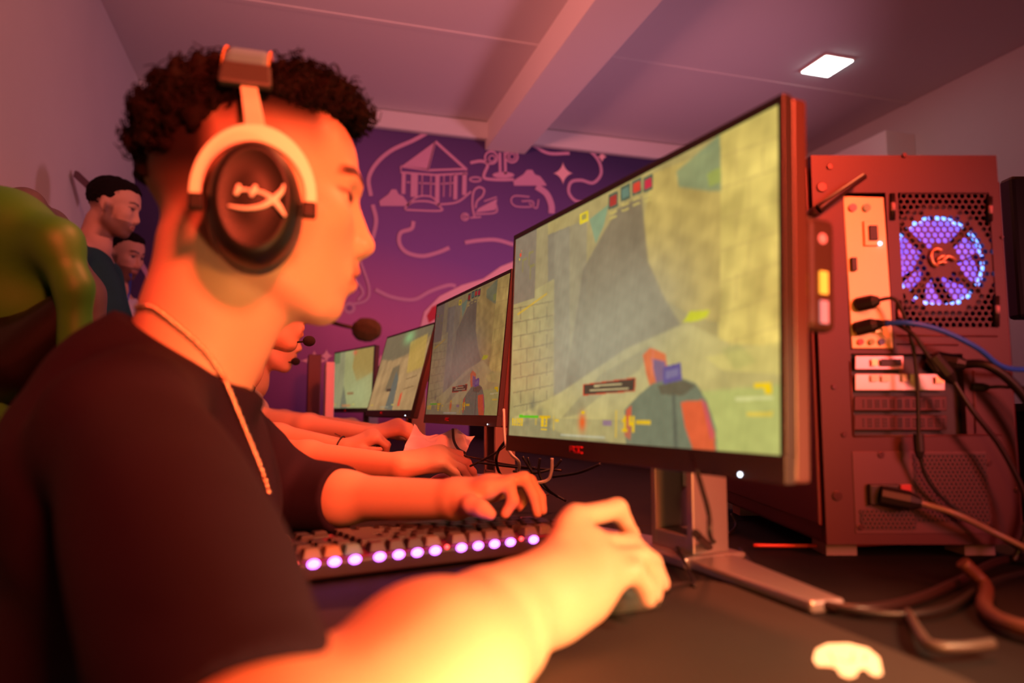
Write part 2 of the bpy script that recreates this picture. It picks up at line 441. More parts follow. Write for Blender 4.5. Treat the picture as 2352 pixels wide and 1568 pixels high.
# structural beam, cornice, shallow ceiling joints, boxed column on the right wall
b = MB(); b.box((1.46, (YB+YF)/2, 2.955), (.31, YB-YF, .20)); struct('trim_1', b, mat('beam_paint', (.80, .72, .68), .8), bevel=.004)
b = MB(); b.box(((XL+XR)/2, YB-.03, 2.985), (XR-XL, .06, .13)); struct('trim_2', b, ceil_m, bevel=.01)
b = MB(); b.box(((XL+XR)/2, 3.80, ZC-.002), (XR-XL, .04, .007)); struct('trim_3', b, ceil_m)
pc = atX(2034, 298, XR-.25); pe = atX(1960, 331, XR-.25)
b = MB(); zt = float(pc[2]); y0 = float(pc[1])
b.box((XR-.125, y0+.35, zt/2), (.25, .7, zt)); struct('column_right', b, mat('column_paint', (.85, .74, .70), .7), bevel=.006)

# ceiling light
lc = atZ(1899, 148, ZC)
cl = empty('ceiling_light', (lc[0], lc[1], ZC), 'small square LED panel glowing white on the ceiling', 'light')
b = MB(); b.box((lc[0], lc[1], ZC-.006), (.225, .245, .012)); b.build('frame', mat('lamp_frame', (.8, .55, .5), .5), cl, bevel=.02)
b = MB(); b.box((lc[0], lc[1], ZC-.015), (.20, .22, .01)); b.build('diffuser', mat('lamp_glow', (.9,.9,.9), emit=(.95, 1, .98), estr=9), cl, bevel=.02)

# thin dark rod leaning from the left wall, behind the standing man
b = MB(); p0 = at(168, 405, 3.30); p1 = at(250, 482, 3.42)
b.prism([p0, p0+np.array([.0, .02, .035]), p1+np.array([.0, .02, .035]), p1], (.012, .012, 0))
b.build('wall_rod', mat('rod', (.10, .04, .05), .5))
tag(bpy.data.objects['wall_rod'], 'thin dark rod slanting up from behind the man in teal', 'rod')

# ================================================================ DESKS
DZ = .75
desk_m = mat('desk_laminate', (.010, .007, .008), .75, spec=.2, vary=.4, vscale=20, bump=.05)
legm = mat('desk_leg_metal', (.03, .03, .03), .4, metal=.6)
def desk(y0, y1, label):
    r = empty('desk', (.45, (y0+y1)/2, 0), label, 'desk', 'black desks joined in one row')
    b = MB(); b.box((.525, (y0+y1)/2, DZ-.0125), (1.11, y1-y0-.002, .025)); b.build('desk_top', desk_m, r, bevel=.002)
    for x in (.03, 1.02):
        for y in (y0+.06, y1-.06):
            b = MB(); b.box((x, y, (DZ-.025)/2), (.05, .05, DZ-.025)); b.build('leg', legm, r)
    b = MB(); b.box((1.02, (y0+y1)/2, .5), (.02, y1-y0-.12, .3)); b.build('back_panel', desk_m, r)
desk(-.62, .98, 'nearest black desk, carrying the big screen and red-lit tower')
desk(.98, 2.58, 'second black desk in the row, under the crumpled napkin')
desk(2.58, 4.55, 'farthest black desk, under the two most distant screens')

# ================================================================ SCREEN PICTURES (a first-person game on a dusty sunlit street)
class Canvas:
    def __init__(s, w, h, base): s.w, s.h = w, h; s.a = np.zeros((h, w, 3)); s.a[:] = base; s.Y, s.X = np.mgrid[0:h, 0:w]; s.U = (s.X+.5)/w; s.V = (s.Y+.5)/h
    def blend(s, m, c, al=1.0):
        m = (m*al)[..., None]; s.a[:] = s.a*(1-m)+np.asarray(c, float)*m
    def poly(s, P, c, al=1.0, soft=0):
        m = np.zeros((s.h, s.w), bool); n = len(P)
        for i in range(n):
            (x0, y0), (x1, y1) = P[i], P[(i+1) % n]
            if y0 == y1: continue
            cnd = (y0 > s.V) != (y1 > s.V)
            m ^= cnd & (s.U < (x1-x0)*(s.V-y0)/(y1-y0)+x0)
        m = m.astype(float)
        for _ in range(soft): m = (m+np.roll(m, 1, 0)+np.roll(m, -1, 0)+np.roll(m, 1, 1)+np.roll(m, -1, 1))/5
        s.blend(m, c, al); return m
    def rect(s, u0, v0, u1, v1, c, al=1.0): s.poly([(u0, v0), (u1, v0), (u1, v1), (u0, v1)], c, al)
    def glow(s, u, v, ru, rv, c, al): s.blend(np.exp(-((s.U-u)/ru)**2-((s.V-v)/rv)**2), c, al)
    def text(s, t, u, v, h, c, al=1.0, bold=1):
        ph = h/5; pw = ph*s.h/s.w*.9; x = u
        for ch in t:
            g_ = FONT.get(ch, '000000000000000'); 
            for k, q in enumerate(g_):
                if q == '1': s.rect(x+(k % 3)*pw, v+(k//3)*ph, x+(k % 3+1)*pw+pw*.12*bold, v+(k//3+1)*ph, c, al)
            x += pw*4
    def noise(s, amp, f, seed, m=None):
        P = np.stack([s.U.ravel()*1.78, s.V.ravel(), np.zeros(s.U.size)], 1)
        n_ = snoise(P, f, seed, 9).reshape(s.U.shape)[..., None]*amp
        if m is not None: n_ = n_*m[..., None]
        s.a[:] = s.a*(1+n_)
FONT = dict(zip('$0123456789', ['111110111011111', '111101101101111', '010110010010111', '111001111100111', '111001011001111', '101101111001001',
            '111100111001111', '111100111101111', '111001010010010', '111101111101111', '111101111001111']))
MONP = [(.337, .750, .862, 7.7, 2.2), (.360, 1.643, .888, 5.6, 5.7), (.311, 2.569, .900, 9.9, 14.8), (.267, 3.694, .911, 17.2, 2.0)]
MW, MH = .5395, .323
def mon_axes(p):
    yaw, tl = math.radians(p[3]), math.radians(p[4])
    Rv = -np.array([-math.sin(yaw), math.cos(yaw), 0])          # screen-right as the player sees it
    Nn = np.array([-math.cos(yaw), -math.sin(yaw), 0])          # towards the player
    Up = np.array([0, 0, 1.])*math.cos(tl)-Nn*math.sin(tl); Nf = np.cross(Rv, Up); Nf = Nf if Nf@Nn > 0 else -Nf
    return np.array(p[:3]), Rv, Up, Nf
BZ = (.0062, .0075, .0225)  # side, top, bottom bezel
def game_screen(kind, w, h):
    k = srgb
    c = Canvas(w, h, k(150, 136, 92))
    O, Rv, Up, Nf = mon_axes(MONP[0])
    def m(px, py):
        q = on_plane(px, py, O, Nf)-O
        return ((q@Rv+MW/2-BZ[0])/(MW-2*BZ[0]), 1-(q@Up-BZ[2])/(MH-BZ[1]-BZ[2]))
    P = lambda *l: [m(*q) for q in l]
    if kind == 0:
        c.poly(P((1260, 500), (1480, 380), (1660, 300), (1660, 900), (1260, 1000)), k(168, 150, 88))       # back wall
        c.poly(P((1260, 540), (1310, 520), (1310, 1060), (1260, 1060)), k(128, 120, 96), 1, 1)
        w0 = c.poly(P((1170, 700), (1275, 640), (1275, 1080), (1150, 1080)), k(163, 150, 96))               # brick corner at left
        for i in range(9):
            y = 690+i*32; c.poly(P((1180, y+18), (1272, y), (1272, y+3), (1180, y+21)), k(118, 108, 74), .7)
            for q in range(3):
                x = 1196+q*30+(i % 2)*14
                if x < 1268: c.poly(P((x, y+14), (x+3, y+14), (x+3, y+44), (x, y+44)), k(118, 108, 74), .6)
        w1 = c.poly(P((1654, 310), (1800, 200), (1810, 900), (1700, 960), (1650, 800)), k(208, 184, 96))    # sunlit wall right
        c.noise(.12, 60, 3, w1); c.noise(.08, 22, 4, w1)
        for i in range(8):
            y = 330+i*72; c.poly(P((1655, y+30), (1800, y-20), (1800, y-16), (1655, y+34)), k(176, 150, 84), .45, 1)
            for q in range(2):
                x = 1690+q*62+(i % 2)*30; c.poly(P((x, y+10), (x+4, y+10), (x+4, y+70), (x, y+76)), k(176, 150, 84), .4, 1)
        w2 = c.poly(P((1470, 560), (1500, 400), (1656, 340), (1656, 740), (1600, 730), (1530, 690), (1490, 640)), k(182, 158, 84), 1, 1)
        c.noise(.10, 55, 8, w2)
        c.poly(P((1555, 395), (1655, 310), (1658, 440), (1630, 440), (1560, 430)), k(118, 140, 100), .8, 4)  # sky and leaves
        c.poly(P((1625, 400), (1656, 385), (1656, 420), (1630, 430)), k(150, 160, 70), .8, 1)
        c.poly(P((1355, 505), (1400, 470), (1388, 520), (1370, 560)), k(110, 150, 112), .9, 1)
        c.poly(P((1275, 540), (1350, 500), (1345, 1000), (1272, 1040)), k(140, 132, 104), .7, 2)
        c.poly(P((1385, 540), (1420, 480), (1475, 450), (1490, 600), (1530, 690), (1575, 760), (1500, 800), (1420, 850), (1340, 940), (1290, 960), (1340, 620)), k(112, 101, 78), .9, 6)  # shadow
        c.poly(P((1290, 900), (1440, 800), (1580, 740), (1680, 790), (1810, 800), (1820, 1080), (1150, 1080), (1180, 960)), k(188, 172, 104), .95, 4); c.noise(.07, 26, 31); c.noise(.05, 70, 32)  # sandy ground
        c.poly(P((1620, 820), (1810, 780), (1810, 860), (1660, 850)), k(206, 188, 104), .8, 2)
        c.poly(P((1600, 900), (1810, 880), (1820, 1080), (1640, 1080)), k(176, 182, 100), .8, 5)
        c.poly(P((1656, 800), (1700, 790), (1740, 830), (1690, 850)), k(166, 164, 88), .5, 6)
        c.poly(P((1290, 960), (1380, 860), (1500, 790), (1470, 850), (1380, 910), (1330, 950)), k(130, 120, 82), .6, 3)
        c.glow(*m(1370, 790), .26, .24, k(168, 164, 136), .72); c.glow(*m(1470, 700), .16, .18, k(158, 152, 124), .55); c.glow(*m(1330, 600), .2, .3, k(140, 132, 106), .35)  # smoke
        c.poly(P((1150, 1080), (1160, 980), (1230, 960), (1300, 1000), (1400, 1010), (1400, 1090)), k(132, 128, 92), .7, 4)
        for x, y, r_ in ((1225, 930, .018), (1242, 950, .02), (1212, 960, .016), (1262, 970, .018)): c.glow(*m(x, y), r_, r_*2, k(108, 106, 84), .7)
        c.rect(-.01, .0, .135, .34, k(124, 112, 92), .94)                                                    # radar
        for u, v_ in ((.05, .12), (.09, .10), (.10, .17)): c.rect(u, v_, u+.03, v_+.012, k(130, 122, 60), .7); c.rect(u, v_, u+.006, v_+.07, k(130, 122, 60), .7)
        c.rect(.032, .085, .042, .105, k(220, 60, 30)); c.rect(.028, .11, .034, .12, k(230, 200, 60)); c.rect(.04, .07, .044, .08, k(230, 120, 60))
        c.poly(P((1190, 720), (1258, 672), (1258, 676), (1190, 725)), k(200, 160, 30), .8)
        c.poly(P((1585, 715), (1632, 712), (1625, 728), (1600, 738), (1570, 740)), k(196, 196, 40), .9, 1)   # bright plant
        # portraits, timer
        for x, y, cc in ((1410, 463, (160, 50, 40)), (1438, 445, (90, 120, 100)), (1464, 432, (200, 60, 40)), (1490, 424, (190, 40, 60))):
            c.poly(P((x-11, y-14), (x+11, y-24), (x+11, y+12), (x-11, y+20)), k(70, 90, 70)); c.poly(P((x-8, y-9), (x+8, y-17), (x+8, y+6), (x-8, y+13)), k(*cc))
            for q in (0, 1): c.poly(P((x-9, y+26+q*12), (x+8, y+20+q*12), (x+8, y+25+q*12), (x-9, y+31+q*12)), k(190, 170, 90), .8)
        c.poly(P((1333, 493), (1353, 483), (1353, 508), (1333, 518)), k(214, 190, 40)); c.poly(P((1338, 495), (1348, 490), (1348, 503), (1338, 508)), k(150, 140, 70))
        # hint box
        c.poly(P((1341, 882), (1462, 866), (1460, 898), (1340, 908)), k(190, 70, 40)); c.poly(P((1343, 884), (1459, 869), (1457, 896), (1343, 905)), k(72, 62, 48))
        for (x0, x1, y_) in ((1366, 1430, 884), (1356, 1445, 894)): c.poly(P((x0, y_), (x1, y_-5), (x1, y_-1), (x0, y_+4)), k(190, 170, 120))
        # weapon and gloves
        c.poly(P((1478, 815), (1495, 798), (1530, 812), (1535, 850), (1560, 880), (1530, 910), (1500, 905), (1486, 860)), k(206, 110, 66), 1, 1)
        c.poly(P((1497, 822), (1530, 830), (1530, 880), (1510, 885)), k(110, 96, 124), .9, 1)
        c.poly(P((1436, 940), (1470, 905), (1500, 880), (1560, 865), (1600, 880), (1625, 920), (1645, 980), (1650, 1060), (1440, 1060)), k(112, 118, 92), 1, 1)
        c.poly(P((1436, 1000), (1440, 940), (1452, 930), (1450, 1010)), k(200, 90, 60)); c.poly(P((1565, 922), (1612, 918), (1642, 990), (1645, 1055), (1600, 1050), (1575, 980)), k(214, 92, 52), 1, 1)
        c.poly(P((1612, 915), (1625, 925), (1642, 1000), (1634, 1010)), k(200, 80, 90), .8, 1)
        c.poly(P((1525, 842), (1565, 832), (1568, 872), (1525, 882)), k(96, 84, 132)); c.poly(P((1531, 852), (1560, 845), (1560, 862), (1531, 870)), k(120, 110, 140))
        c.poly(P((1512, 885), (1570, 872), (1600, 885), (1570, 908), (1520, 905)), k(92, 82, 60), .8, 1)
        c.poly(P((1545, 905), (1552, 903), (1560, 1050), (1550, 1050)), k(84, 88, 72), .8, 1)
        c.poly(P((1500, 800), (1504, 802), (1500, 870), (1496, 850)), k(214, 120, 90), .6)
        c.poly(P((1733, 879), (1772, 876), (1775, 905), (1760, 905), (1755, 890), (1733, 892)), k(236, 196, 20)); c.poly(P((1716, 946), (1776, 944), (1776, 954), (1716, 955)), k(220, 190, 70), .9)
        c.poly(P((1690, 912), (1776, 908), (1776, 916), (1690, 920)), k(214, 210, 140), .8)
        c.poly(P((1194, 952), (1238, 953), (1238, 959), (1194, 958)), k(90, 180, 30)); c.poly(P((1240, 953), (1266, 954), (1266, 960), (1240, 959)), k(200, 160, 30))
    elif kind == 1:
        c.a[:] = k(146, 118, 78); w1 = c.poly([(0, .55), (.25, .3), (.6, .35), (1, .2), (1, 1), (0, 1)], k(160, 128, 84), 1, 2); c.noise(.1, 30, 2)
        c.poly([(0, 0), (1, 0), (1, .12), (.62, .3), (.30, .35), (0, .30)], k(104, 96, 70), .9, 3)
        c.poly([(.30, .75), (.36, .45), (.50, .42), (.58, .75)], k(104, 92, 66), .9, 2); c.poly([(.60, .15), (.92, .1), (1, .5), (.7, .55)], k(176, 144, 60), .7, 3)
        c.poly([(.42, .98), (.46, .5), (.55, .6), (.60, 1)], k(92, 96, 84), .95, 1); c.poly([(.68, .8), (.72, .78), (.73, .95), (.68, .95)], k(196, 80, 50))
        c.rect(.35, .72, .45, .76, k(70, 56, 40)); c.glow(.55, .08, .10, .08, k(130, 170, 110), .9)
        for y in (.62, .74): c.poly([(.72, y), (.92, y-.03), (.92, y-.02), (.72, y+.01)], k(110, 86, 50))
    else:
        c.a[:] = k(150, 148, 98); c.poly([(0, 0), (.3, 0), (.3, 1), (0, 1)], k(136, 132, 96), 1, 3); c.noise(.06, 25, 5)
        c.poly([(.55, 0), (1, 0), (1, .42), (.62, .55), (.5, .3)], k(152, 124, 62), .9, 4); c.glow(.7, .75, .35, .25, k(156, 160, 110), .8)
        c.poly([(.22, 1), (.30, .6), (.42, 1)], k(104, 104, 84), .9, 2); c.rect(.4, .72, .56, .77, k(140, 110, 70)); c.rect(.28, .93, .5, .97, k(190, 110, 50), .8)
        c.rect(0, 0, .16, .2, k(96, 110, 70), .9); c.glow(.55, .05, .05, .04, k(200, 80, 60), .8)
    # bottom bar of figures
    ye = k(222, 178, 14)
    if kind == 0:
        c.rect(-.01, .91, .60, 1.01, k(128, 122, 92), .35)
        c.text('$1050', .018, .915, .035, ye); c.text('83', .195, .905, .045, ye, 1, 3); c.rect(.195, .958, .228, .965, ye)
        c.text('14', .565, .895, .06, ye, 1, 3); c.rect(.54, .875, .545, .98, ye, .7); c.rect(.262, .90, .265, .965, ye, .8); c.rect(.27, .915, .29, .925, ye, .8)
        c.glow(.402, .925, .016, .035, k(220, 90, 30), 1); c.rect(.397, .88, .412, .89, ye); c.rect(.16, .91, .172, .945, ye, .35)
        c.rect(.49, .915, .525, .935, k(140, 110, 130), .9); c.rect(.615, .91, .665, .925, ye, .9)
        c.rect(.30, .975, .50, .985, k(186, 186, 160), .6)
    else:
        c.rect(.05, .92, .12, .94, k(190, 160, 50), .6); c.rect(.55, .92, .60, .94, k(200, 180, 70), .6); c.rect(.3, .95, .5, .96, k(150, 140, 110), .6)
    c.noise(.04, 140, 11); c.noise(.03, 45, 12)
    # vertex grid
    g_ = np.clip(c.a, 0, 2)
    return g_
def screen_mesh(name, g_, parent, O, Rv, Up, Nf):
    h, w = g_.shape[:2]
    U, Vv = np.meshgrid(np.linspace(0, 1, w), np.linspace(0, 1, h))
    x = (U-.5)*(MW-2*BZ[0]); y = BZ[2]+(1-Vv)*(MH-BZ[1]-BZ[2])
    P = O+Nf*.0009+x.reshape(-1, 1)*Rv+y.reshape(-1, 1)*Up
    i = np.arange((h-1)*(w-1)); i = i//(w-1)*w+i % (w-1)
    Q = np.stack([i, i+w, i+w+1, i+1], 1)
    me = fast_mesh(name, local(parent, P), Q, False, g_.reshape(-1, 3))
    return link_mesh(name, me, mat('screen_glow', attr='col', emit_attr=True, estr=1.04, rough=.25), parent)

# ================================================================ MONITORS
blk = mat('monitor_plastic', (.030, .020, .022), .42, bump=.05, bscale=500)
blk_side = mat('monitor_shell', (.085, .035, .035), .38)
silver = mat('stand_metal', (.34, .29, .30), .36, metal=.6)
redp = mat('logo_red', (.75, .02, .03), .4)
def monitor(i, label, scr):
    p = MONP[i]; O, Rv, Up, Nf = mon_axes(p); AX = (Rv, Nf, Up)
    bk = -np.array([Nf[0], Nf[1], 0]); bk /= np.linalg.norm(bk)
    base = O+bk*.10; base[2] = DZ
    r = empty('gaming_monitor', base, label, 'monitor', 'gaming screens along the desks')
    b = MB(); T = .0012
    # bezel: four borders
    def q(u0, u1, v0, v1, z0, z1, mi=0): b.box(O+Rv*(u0+u1)/2+Up*(v0+v1)/2+Nf*(z0+z1)/2, (u1-u0, z1-z0, v1-v0), AX, mi)
    q(-MW/2, MW/2, 0, BZ[2], -.008, .003); q(-MW/2, MW/2, MH-BZ[1], MH, -.008, .002)
    q(-MW/2, -MW/2+BZ[0], BZ[2], MH-BZ[1], -.008, .002); q(MW/2-BZ[0], MW/2, BZ[2], MH-BZ[1], -.008, .002)
    b.build('bezel', blk, r, bevel=.0008)
    b = MB(); q(-MW/2+.0005, MW/2-.0005, .0005, MH-.0005, -.026, -.008)
    b.build('shell', blk_side, r, bevel=.003)
    b = MB(); b.box(O+Up*MH*.50-Nf*.037, (MW*.62, .024, MH*.62), AX); b.build('rear_housing', blk_side, r, bevel=.01)
    s_ = screen_mesh('screen', scr, r, O, Rv, Up, Nf)
    b = MB(); lw = .030; x0 = -.06
    # maker's mark on the chin: A O C in red
    for k_, glyph in enumerate(('A', 'O', 'C')):
        cx = x0+k_*.0105-.0105
        def seg(a, c2): 
            pa = O+Rv*(cx+a[0]*.004)+Up*(BZ[2]/2+a[1]*.0032)+Nf*.0035; pb_ = O+Rv*(cx+c2[0]*.004)+Up*(BZ[2]/2+c2[1]*.0032)+Nf*.0035
            b.tube([pa, pb_], .0009, 6)
        if glyph == 'A': seg((-1, -1), (-1, 1)); seg((-1, 1), (1, 1)); seg((1, 1), (1, -1)); seg((-1, 0), (1, 0))
        if glyph == 'O': seg((-1, -1), (-1, 1)); seg((-1, 1), (1, 1)); seg((1, 1), (1, -1)); seg((-1, -1), (1, -1))
        if glyph == 'C': seg((1, 1), (-1, 1)); seg((-1, 1), (-1, -1)); seg((-1, -1), (1, -1))
    b.build('logo', redp, r)
    b = MB(); b.ball(O+Rv*(MW/2-.05)+Up*.004+Nf*.003, .0014, 6); b.build('power_light', mat('power_led', emit=(.75, .85, 1), estr=9), r)
    for k_ in range(4):
        b = MB(); b.box(O+Rv*(MW/2-.10+k_*.011)+Up*.002+Nf*.001, (.006, .004, .003), AX); b.build('button', blk_side, r)
    # side port strip behind the panel's right edge
    sp0 = O+Rv*(MW/2-.012)-Nf*.044
    b = MB(); b.box(sp0+Up*.175, (.018, .034, .098), AX); ps = b.build('port_panel', mat('port_plastic', (.06, .03, .03), .4), r, bevel=.007, seg=3)
    for dz, col_, rr, es in ((.205, (1, .12, .08), .0045, 1.6), (.167, (1, .38, .03), .005, 1.8), (.142, (.9, .45, .42), .005, .5)):
        b = MB(); c0 = sp0+Up*dz+Rv*.0095
        if dz > .2: b.ball(c0, (.002, rr, rr), 8, ax=AX)
        else: b.box(c0, (.003, .008, .019), AX)
        b.build('port_light', mat('port_glow_%d' % int(dz*1000), (.4, .1, .1), emit=col_, estr=es), ps)
    # stand: open square column and V-shaped foot
    st = O+bk*.105+Rv*.012; st[2] = DZ
    Rh = Rv; Ax = (Rh, bk, np.array([0, 0, 1.]))
    b = MB(); H = .30; cw = .078; th = .05
    for sgn in (-1, 1): b.box(st+Rh*sgn*(cw/2-.005)+np.array([0, 0, H/2+.012]), (.010, th, H), Ax)
    b.box(st+np.array([0, 0, .022]), (cw-.02, th, .02), Ax); b.box(st+bk*.018+np.array([0, 0, H*.62]), (cw-.02, .008, H*.72), Ax)
    b.build('stand_column', silver, r, bevel=.002)
    b = MB(); b.box(O+Up*MH*.5-Nf*.055, (.10, .022, .09), AX); b.build('mount', blk, r, bevel=.003)
    for sgn in (1, -1):
        b = MB(); d = Rh*sgn*.97-bk*.16; d /= np.linalg.norm(d); n2 = np.array([-d[1], d[0], 0]); e0 = st+d*.235
        b.prism([st+n2*.036, st-n2*.036, e0-n2*.017, e0+n2*.017], (0, 0, .011)); b.build('foot', silver, r, bevel=.003)
    b = MB(); b.prism([st+Rh*.05-bk*.045, st-Rh*.05-bk*.045, st-Rh*.05+bk*.04, st+Rh*.05+bk*.04], (0, 0, .0125)); b.build('stand_base', silver, r, bevel=.003)
    return r
g0 = game_screen(0, 600, 338)
g0s = g0[::2, ::2]*np.array([.42, .36, .42])
monitor(0, 'largest, nearest screen showing a sunlit street with a pistol and $1050', g0)
monitor(1, 'dimmer second screen with the same grey smoke scene, beside the napkin', g0s)
monitor(2, 'strongly tilted third screen showing a brown alley', game_screen(1, 200, 112))
monitor(3, 'smallest, farthest lit screen with a pale greenish picture', game_screen(2, 160, 90))

# ================================================================ TOWER PC (rear towards the camera)
TO = np.array([.586, .694, DZ+.018]); TW, THt, TD = .2235, .458, .43
tu = np.array([_c, -_s, 0]); tv = np.array([0, 0, 1.]); tw = np.array([_s, _c, 0])      # right, up, deep
TAX = (tu, tw, tv)
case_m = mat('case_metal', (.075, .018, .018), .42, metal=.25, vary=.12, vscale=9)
case_d = mat('case_black', (.022, .012, .014), .45)
def tp(px, py, out=0.0):
    """point of the rear plane seen at a photo pixel, raised by out towards the viewer"""
    return on_plane(px, py, TO, -tw)-tw*out
tower = empty('computer_tower', TO+tu*TW/2+tw*TD/2-np.array([0, 0, .018]), 'black tower computer with violet glowing fan, rear facing us beside the biggest screen', 'computer', rot=Matrix(((_c, _s, 0), (-_s, _c, 0), (0, 0, 1))))
def tbox(b, u0, u1, v0, v1, d0, d1, mi=0): b.box(TO+tu*(u0+u1)/2+tv*(v0+v1)/2+tw*(d0+d1)/2, (abs(u1-u0), abs(d1-d0), abs(v1-v0)), TAX, mi)
def uv(px, py):
    q = on_plane(px, py, TO, -tw)-TO; return float(q@tu), float(q@tv)
# window openings in the rear sheet: fan grille, I/O plate, slots, supply
fu0, fv1 = uv(2062, 446); fu1, fv0 = uv(2292, 752)
iu0, iv1 = uv(1936, 447); iu1, iv0 = uv(2052, 802)
iu0 = uv(1945, 620)[0]; iu1 = uv(2043, 620)[0]
su0, sv1 = uv(1960, 812); su1, sv0 = uv(2222, 1000)
b = MB(); t = .0015
tbox(b, 0, TW, fv1+.002, THt, 0, .01)
tbox(b, 0, iu0, 0, fv1+.002, 0, .01); tbox(b, iu1, fu0, iv0, fv1+.002, 0, .01); tbox(b, fu1, TW, 0, fv1+.002, 0, .01)
tbox(b, fu0, fu1, sv1, fv0, 0, .01); tbox(b, iu0, fu0, sv1, iv0, 0, .01); tbox(b, su1, fu1, sv0, sv1, 0, .01); tbox(b, iu0, fu1, 0, sv0, 0, .01)
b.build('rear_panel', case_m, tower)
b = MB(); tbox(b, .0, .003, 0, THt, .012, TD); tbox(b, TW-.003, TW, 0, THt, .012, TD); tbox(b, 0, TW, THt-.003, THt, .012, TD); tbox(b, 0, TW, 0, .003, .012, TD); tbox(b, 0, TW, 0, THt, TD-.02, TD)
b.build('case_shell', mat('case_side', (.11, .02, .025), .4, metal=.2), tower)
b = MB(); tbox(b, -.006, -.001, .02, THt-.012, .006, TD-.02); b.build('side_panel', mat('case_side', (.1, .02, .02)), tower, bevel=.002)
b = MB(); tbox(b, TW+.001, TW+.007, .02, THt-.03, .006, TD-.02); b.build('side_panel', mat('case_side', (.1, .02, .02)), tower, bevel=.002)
for u in (.03, TW-.03):
    for d in (.05, TD-.06):
        b = MB(); tbox(b, u-.018, u+.018, -.018, 0, d-.02, d+.02); b.build('foot', mat('foot_grey', (.30, .16, .16), .5), tower)
def honeycomb(b, u0, u1, v0, v1, pitch, rfrac=.40, depth=0.0, keep=None):
    """sheet perforated with hexagonal holes: each cell is a hexagon ring"""
    dx = pitch; dy = pitch*.866; j = 0; v = v0+dy/2
    while v < v1:
        u = u0+dx/2+(dx/2 if j % 2 else 0)
        while u < u1:
            hole = keep is None or keep(u, v)
            O6 = []; I6 = []
            for k in range(6):
                a = math.pi/6+k*math.pi/3
                O6.append(TO+tu*(u+math.cos(a)*pitch/math.sqrt(3))+tv*(v+math.sin(a)*pitch/math.sqrt(3))+tw*depth)
                I6.append(TO+tu*(u+math.cos(a)*pitch*rfrac)+tv*(v+math.sin(a)*pitch*rfrac)+tw*depth)
            if hole: b.add(O6+I6, [(k, (k+1) % 6, 6+(k+1) % 6, 6+k) for k in range(6)])
            else: b.add(O6, [tuple(range(6))])
            u += dx
        v += dy; j += 1
# fan with its grille
fc_u, fc_v = uv(2165, 597); fr = .057
GU0, GU1, GV0, GV1 = fu0, fu1, fv0, fv1
def strut(u, v):
    x, y = u-fc_u, v-fc_v
    if x*x+y*y < .021**2: return False
    if fr-.001 < math.hypot(x, y) < fr+.004: return False
    return True
b = MB(); honeycomb(b, GU0, GU1, GV0, GV1, .0078, .44, .0015, strut); fg = b.build('fan_grille', case_m, tower)
fg.modifiers.new('thick', 'SOLIDIFY').thickness = .0012
fan = MB()
ctr = TO+tu*fc_u+tv*fc_v
def fp(r, a, d): return ctr+tu*r*math.cos(a)+tv*r*math.sin(a)+tw*d
fr_b = MB()
n = 40
for k in range(n):
    a0, a1 = 2*math.pi*k/n, 2*math.pi*(k+1)/n
    fr_b.add([fp(fr+.001, a0, .008), fp(fr+.001, a1, .008), fp(fr+.012, a1, .008), fp(fr+.012, a0, .008), fp(fr+.001, a0, .034), fp(fr+.001, a1, .034)], [(0, 1, 2, 3), (0, 1, 5, 4)])
fan_o = fr_b.build('fan', mat('fan_frame', (.03, .02, .05), .5), tower)
b = MB()
for k in range(9):
    a = 2*math.pi*k/9; V = []; F = []
    for i in range(6):
        rr = .016+(fr-.018)*i/5
        for j in range(4): V.append(fp(rr, a+j*.21+i*.05, .014+j*.005))
    for i in range(5):
        for j in range(3): F.append((i*4+j, i*4+j+1, (i+1)*4+j+1, (i+1)*4+j))
    b.add(V, F, 0, True)
b.build('blades', mat('fan_blade', (.35, .25, .8), .4, emit=(.30, .14, 1.0), estr=1.0), fan_o)
b = MB()
for k in range(48):
    if k % 12 in (0,): continue
    a0, a1 = 2*math.pi*k/48, 2*math.pi*(k+1)/48
    b.add([fp(fr-.006, a0, .010), fp(fr-.006, a1, .010), fp(fr-.001, a1, .010), fp(fr-.001, a0, .010)], [(0, 1, 2, 3)])
b.build('light_ring', mat('fan_ring', emit=(.12, .30, 1.0), estr=3.4), fan_o)
b = MB(); b.tube([fp(0, 0, .006), fp(0, 0, .03)], .019, 24); b.build('hub', case_d, fan_o)
for a in (math.radians(45), math.radians(135), math.radians(225), math.radians(315)):
    b = MB(); b.tube([fp(.013, a+.25, .006), fp(fr+.004, a+.05, .006)], .0046, 6); b.build('strut', case_d, fan_o)
b = MB()   # pale curling dragon mark on the hub
for P in ([(2140, 575), (2137, 590), (2143, 606), (2153, 612)], [(2140, 576), (2150, 572), (2161, 576)], [(2150, 606), (2162, 602), (2172, 604)], [(2163, 600), (2174, 590), (2184, 592), (2193, 598)], [(2150, 598), (2160, 590), (2168, 588)]):
    b.tube(spline([tp(x, y, .0012) for x, y in P], 5), [.0016+.0010*math.sin(i/5) for i in range(5*(len(P)-1)+1)], 6)
b.build('emblem', mat('emblem_bronze', (.85, .45, .28), .3, metal=.5), tower)
# slots beside the grille
for (x, y0, y1) in ((2049, 445, 505), (2272, 452, 508), (2064, 690, 745), (2288, 680, 750)):
    b = MB(); b.tube([tp(x, y0, .0004), tp(x, y1, .0004)], .0034, 8); b.build('slot', case_d, tower)
    b = MB(); b.tube([tp(x, y0+22, .002), tp(x, y0+40, .002)], .0026, 8); b.build('clip', mat('clip_pink', (.65, .35, .45), .4), tower)
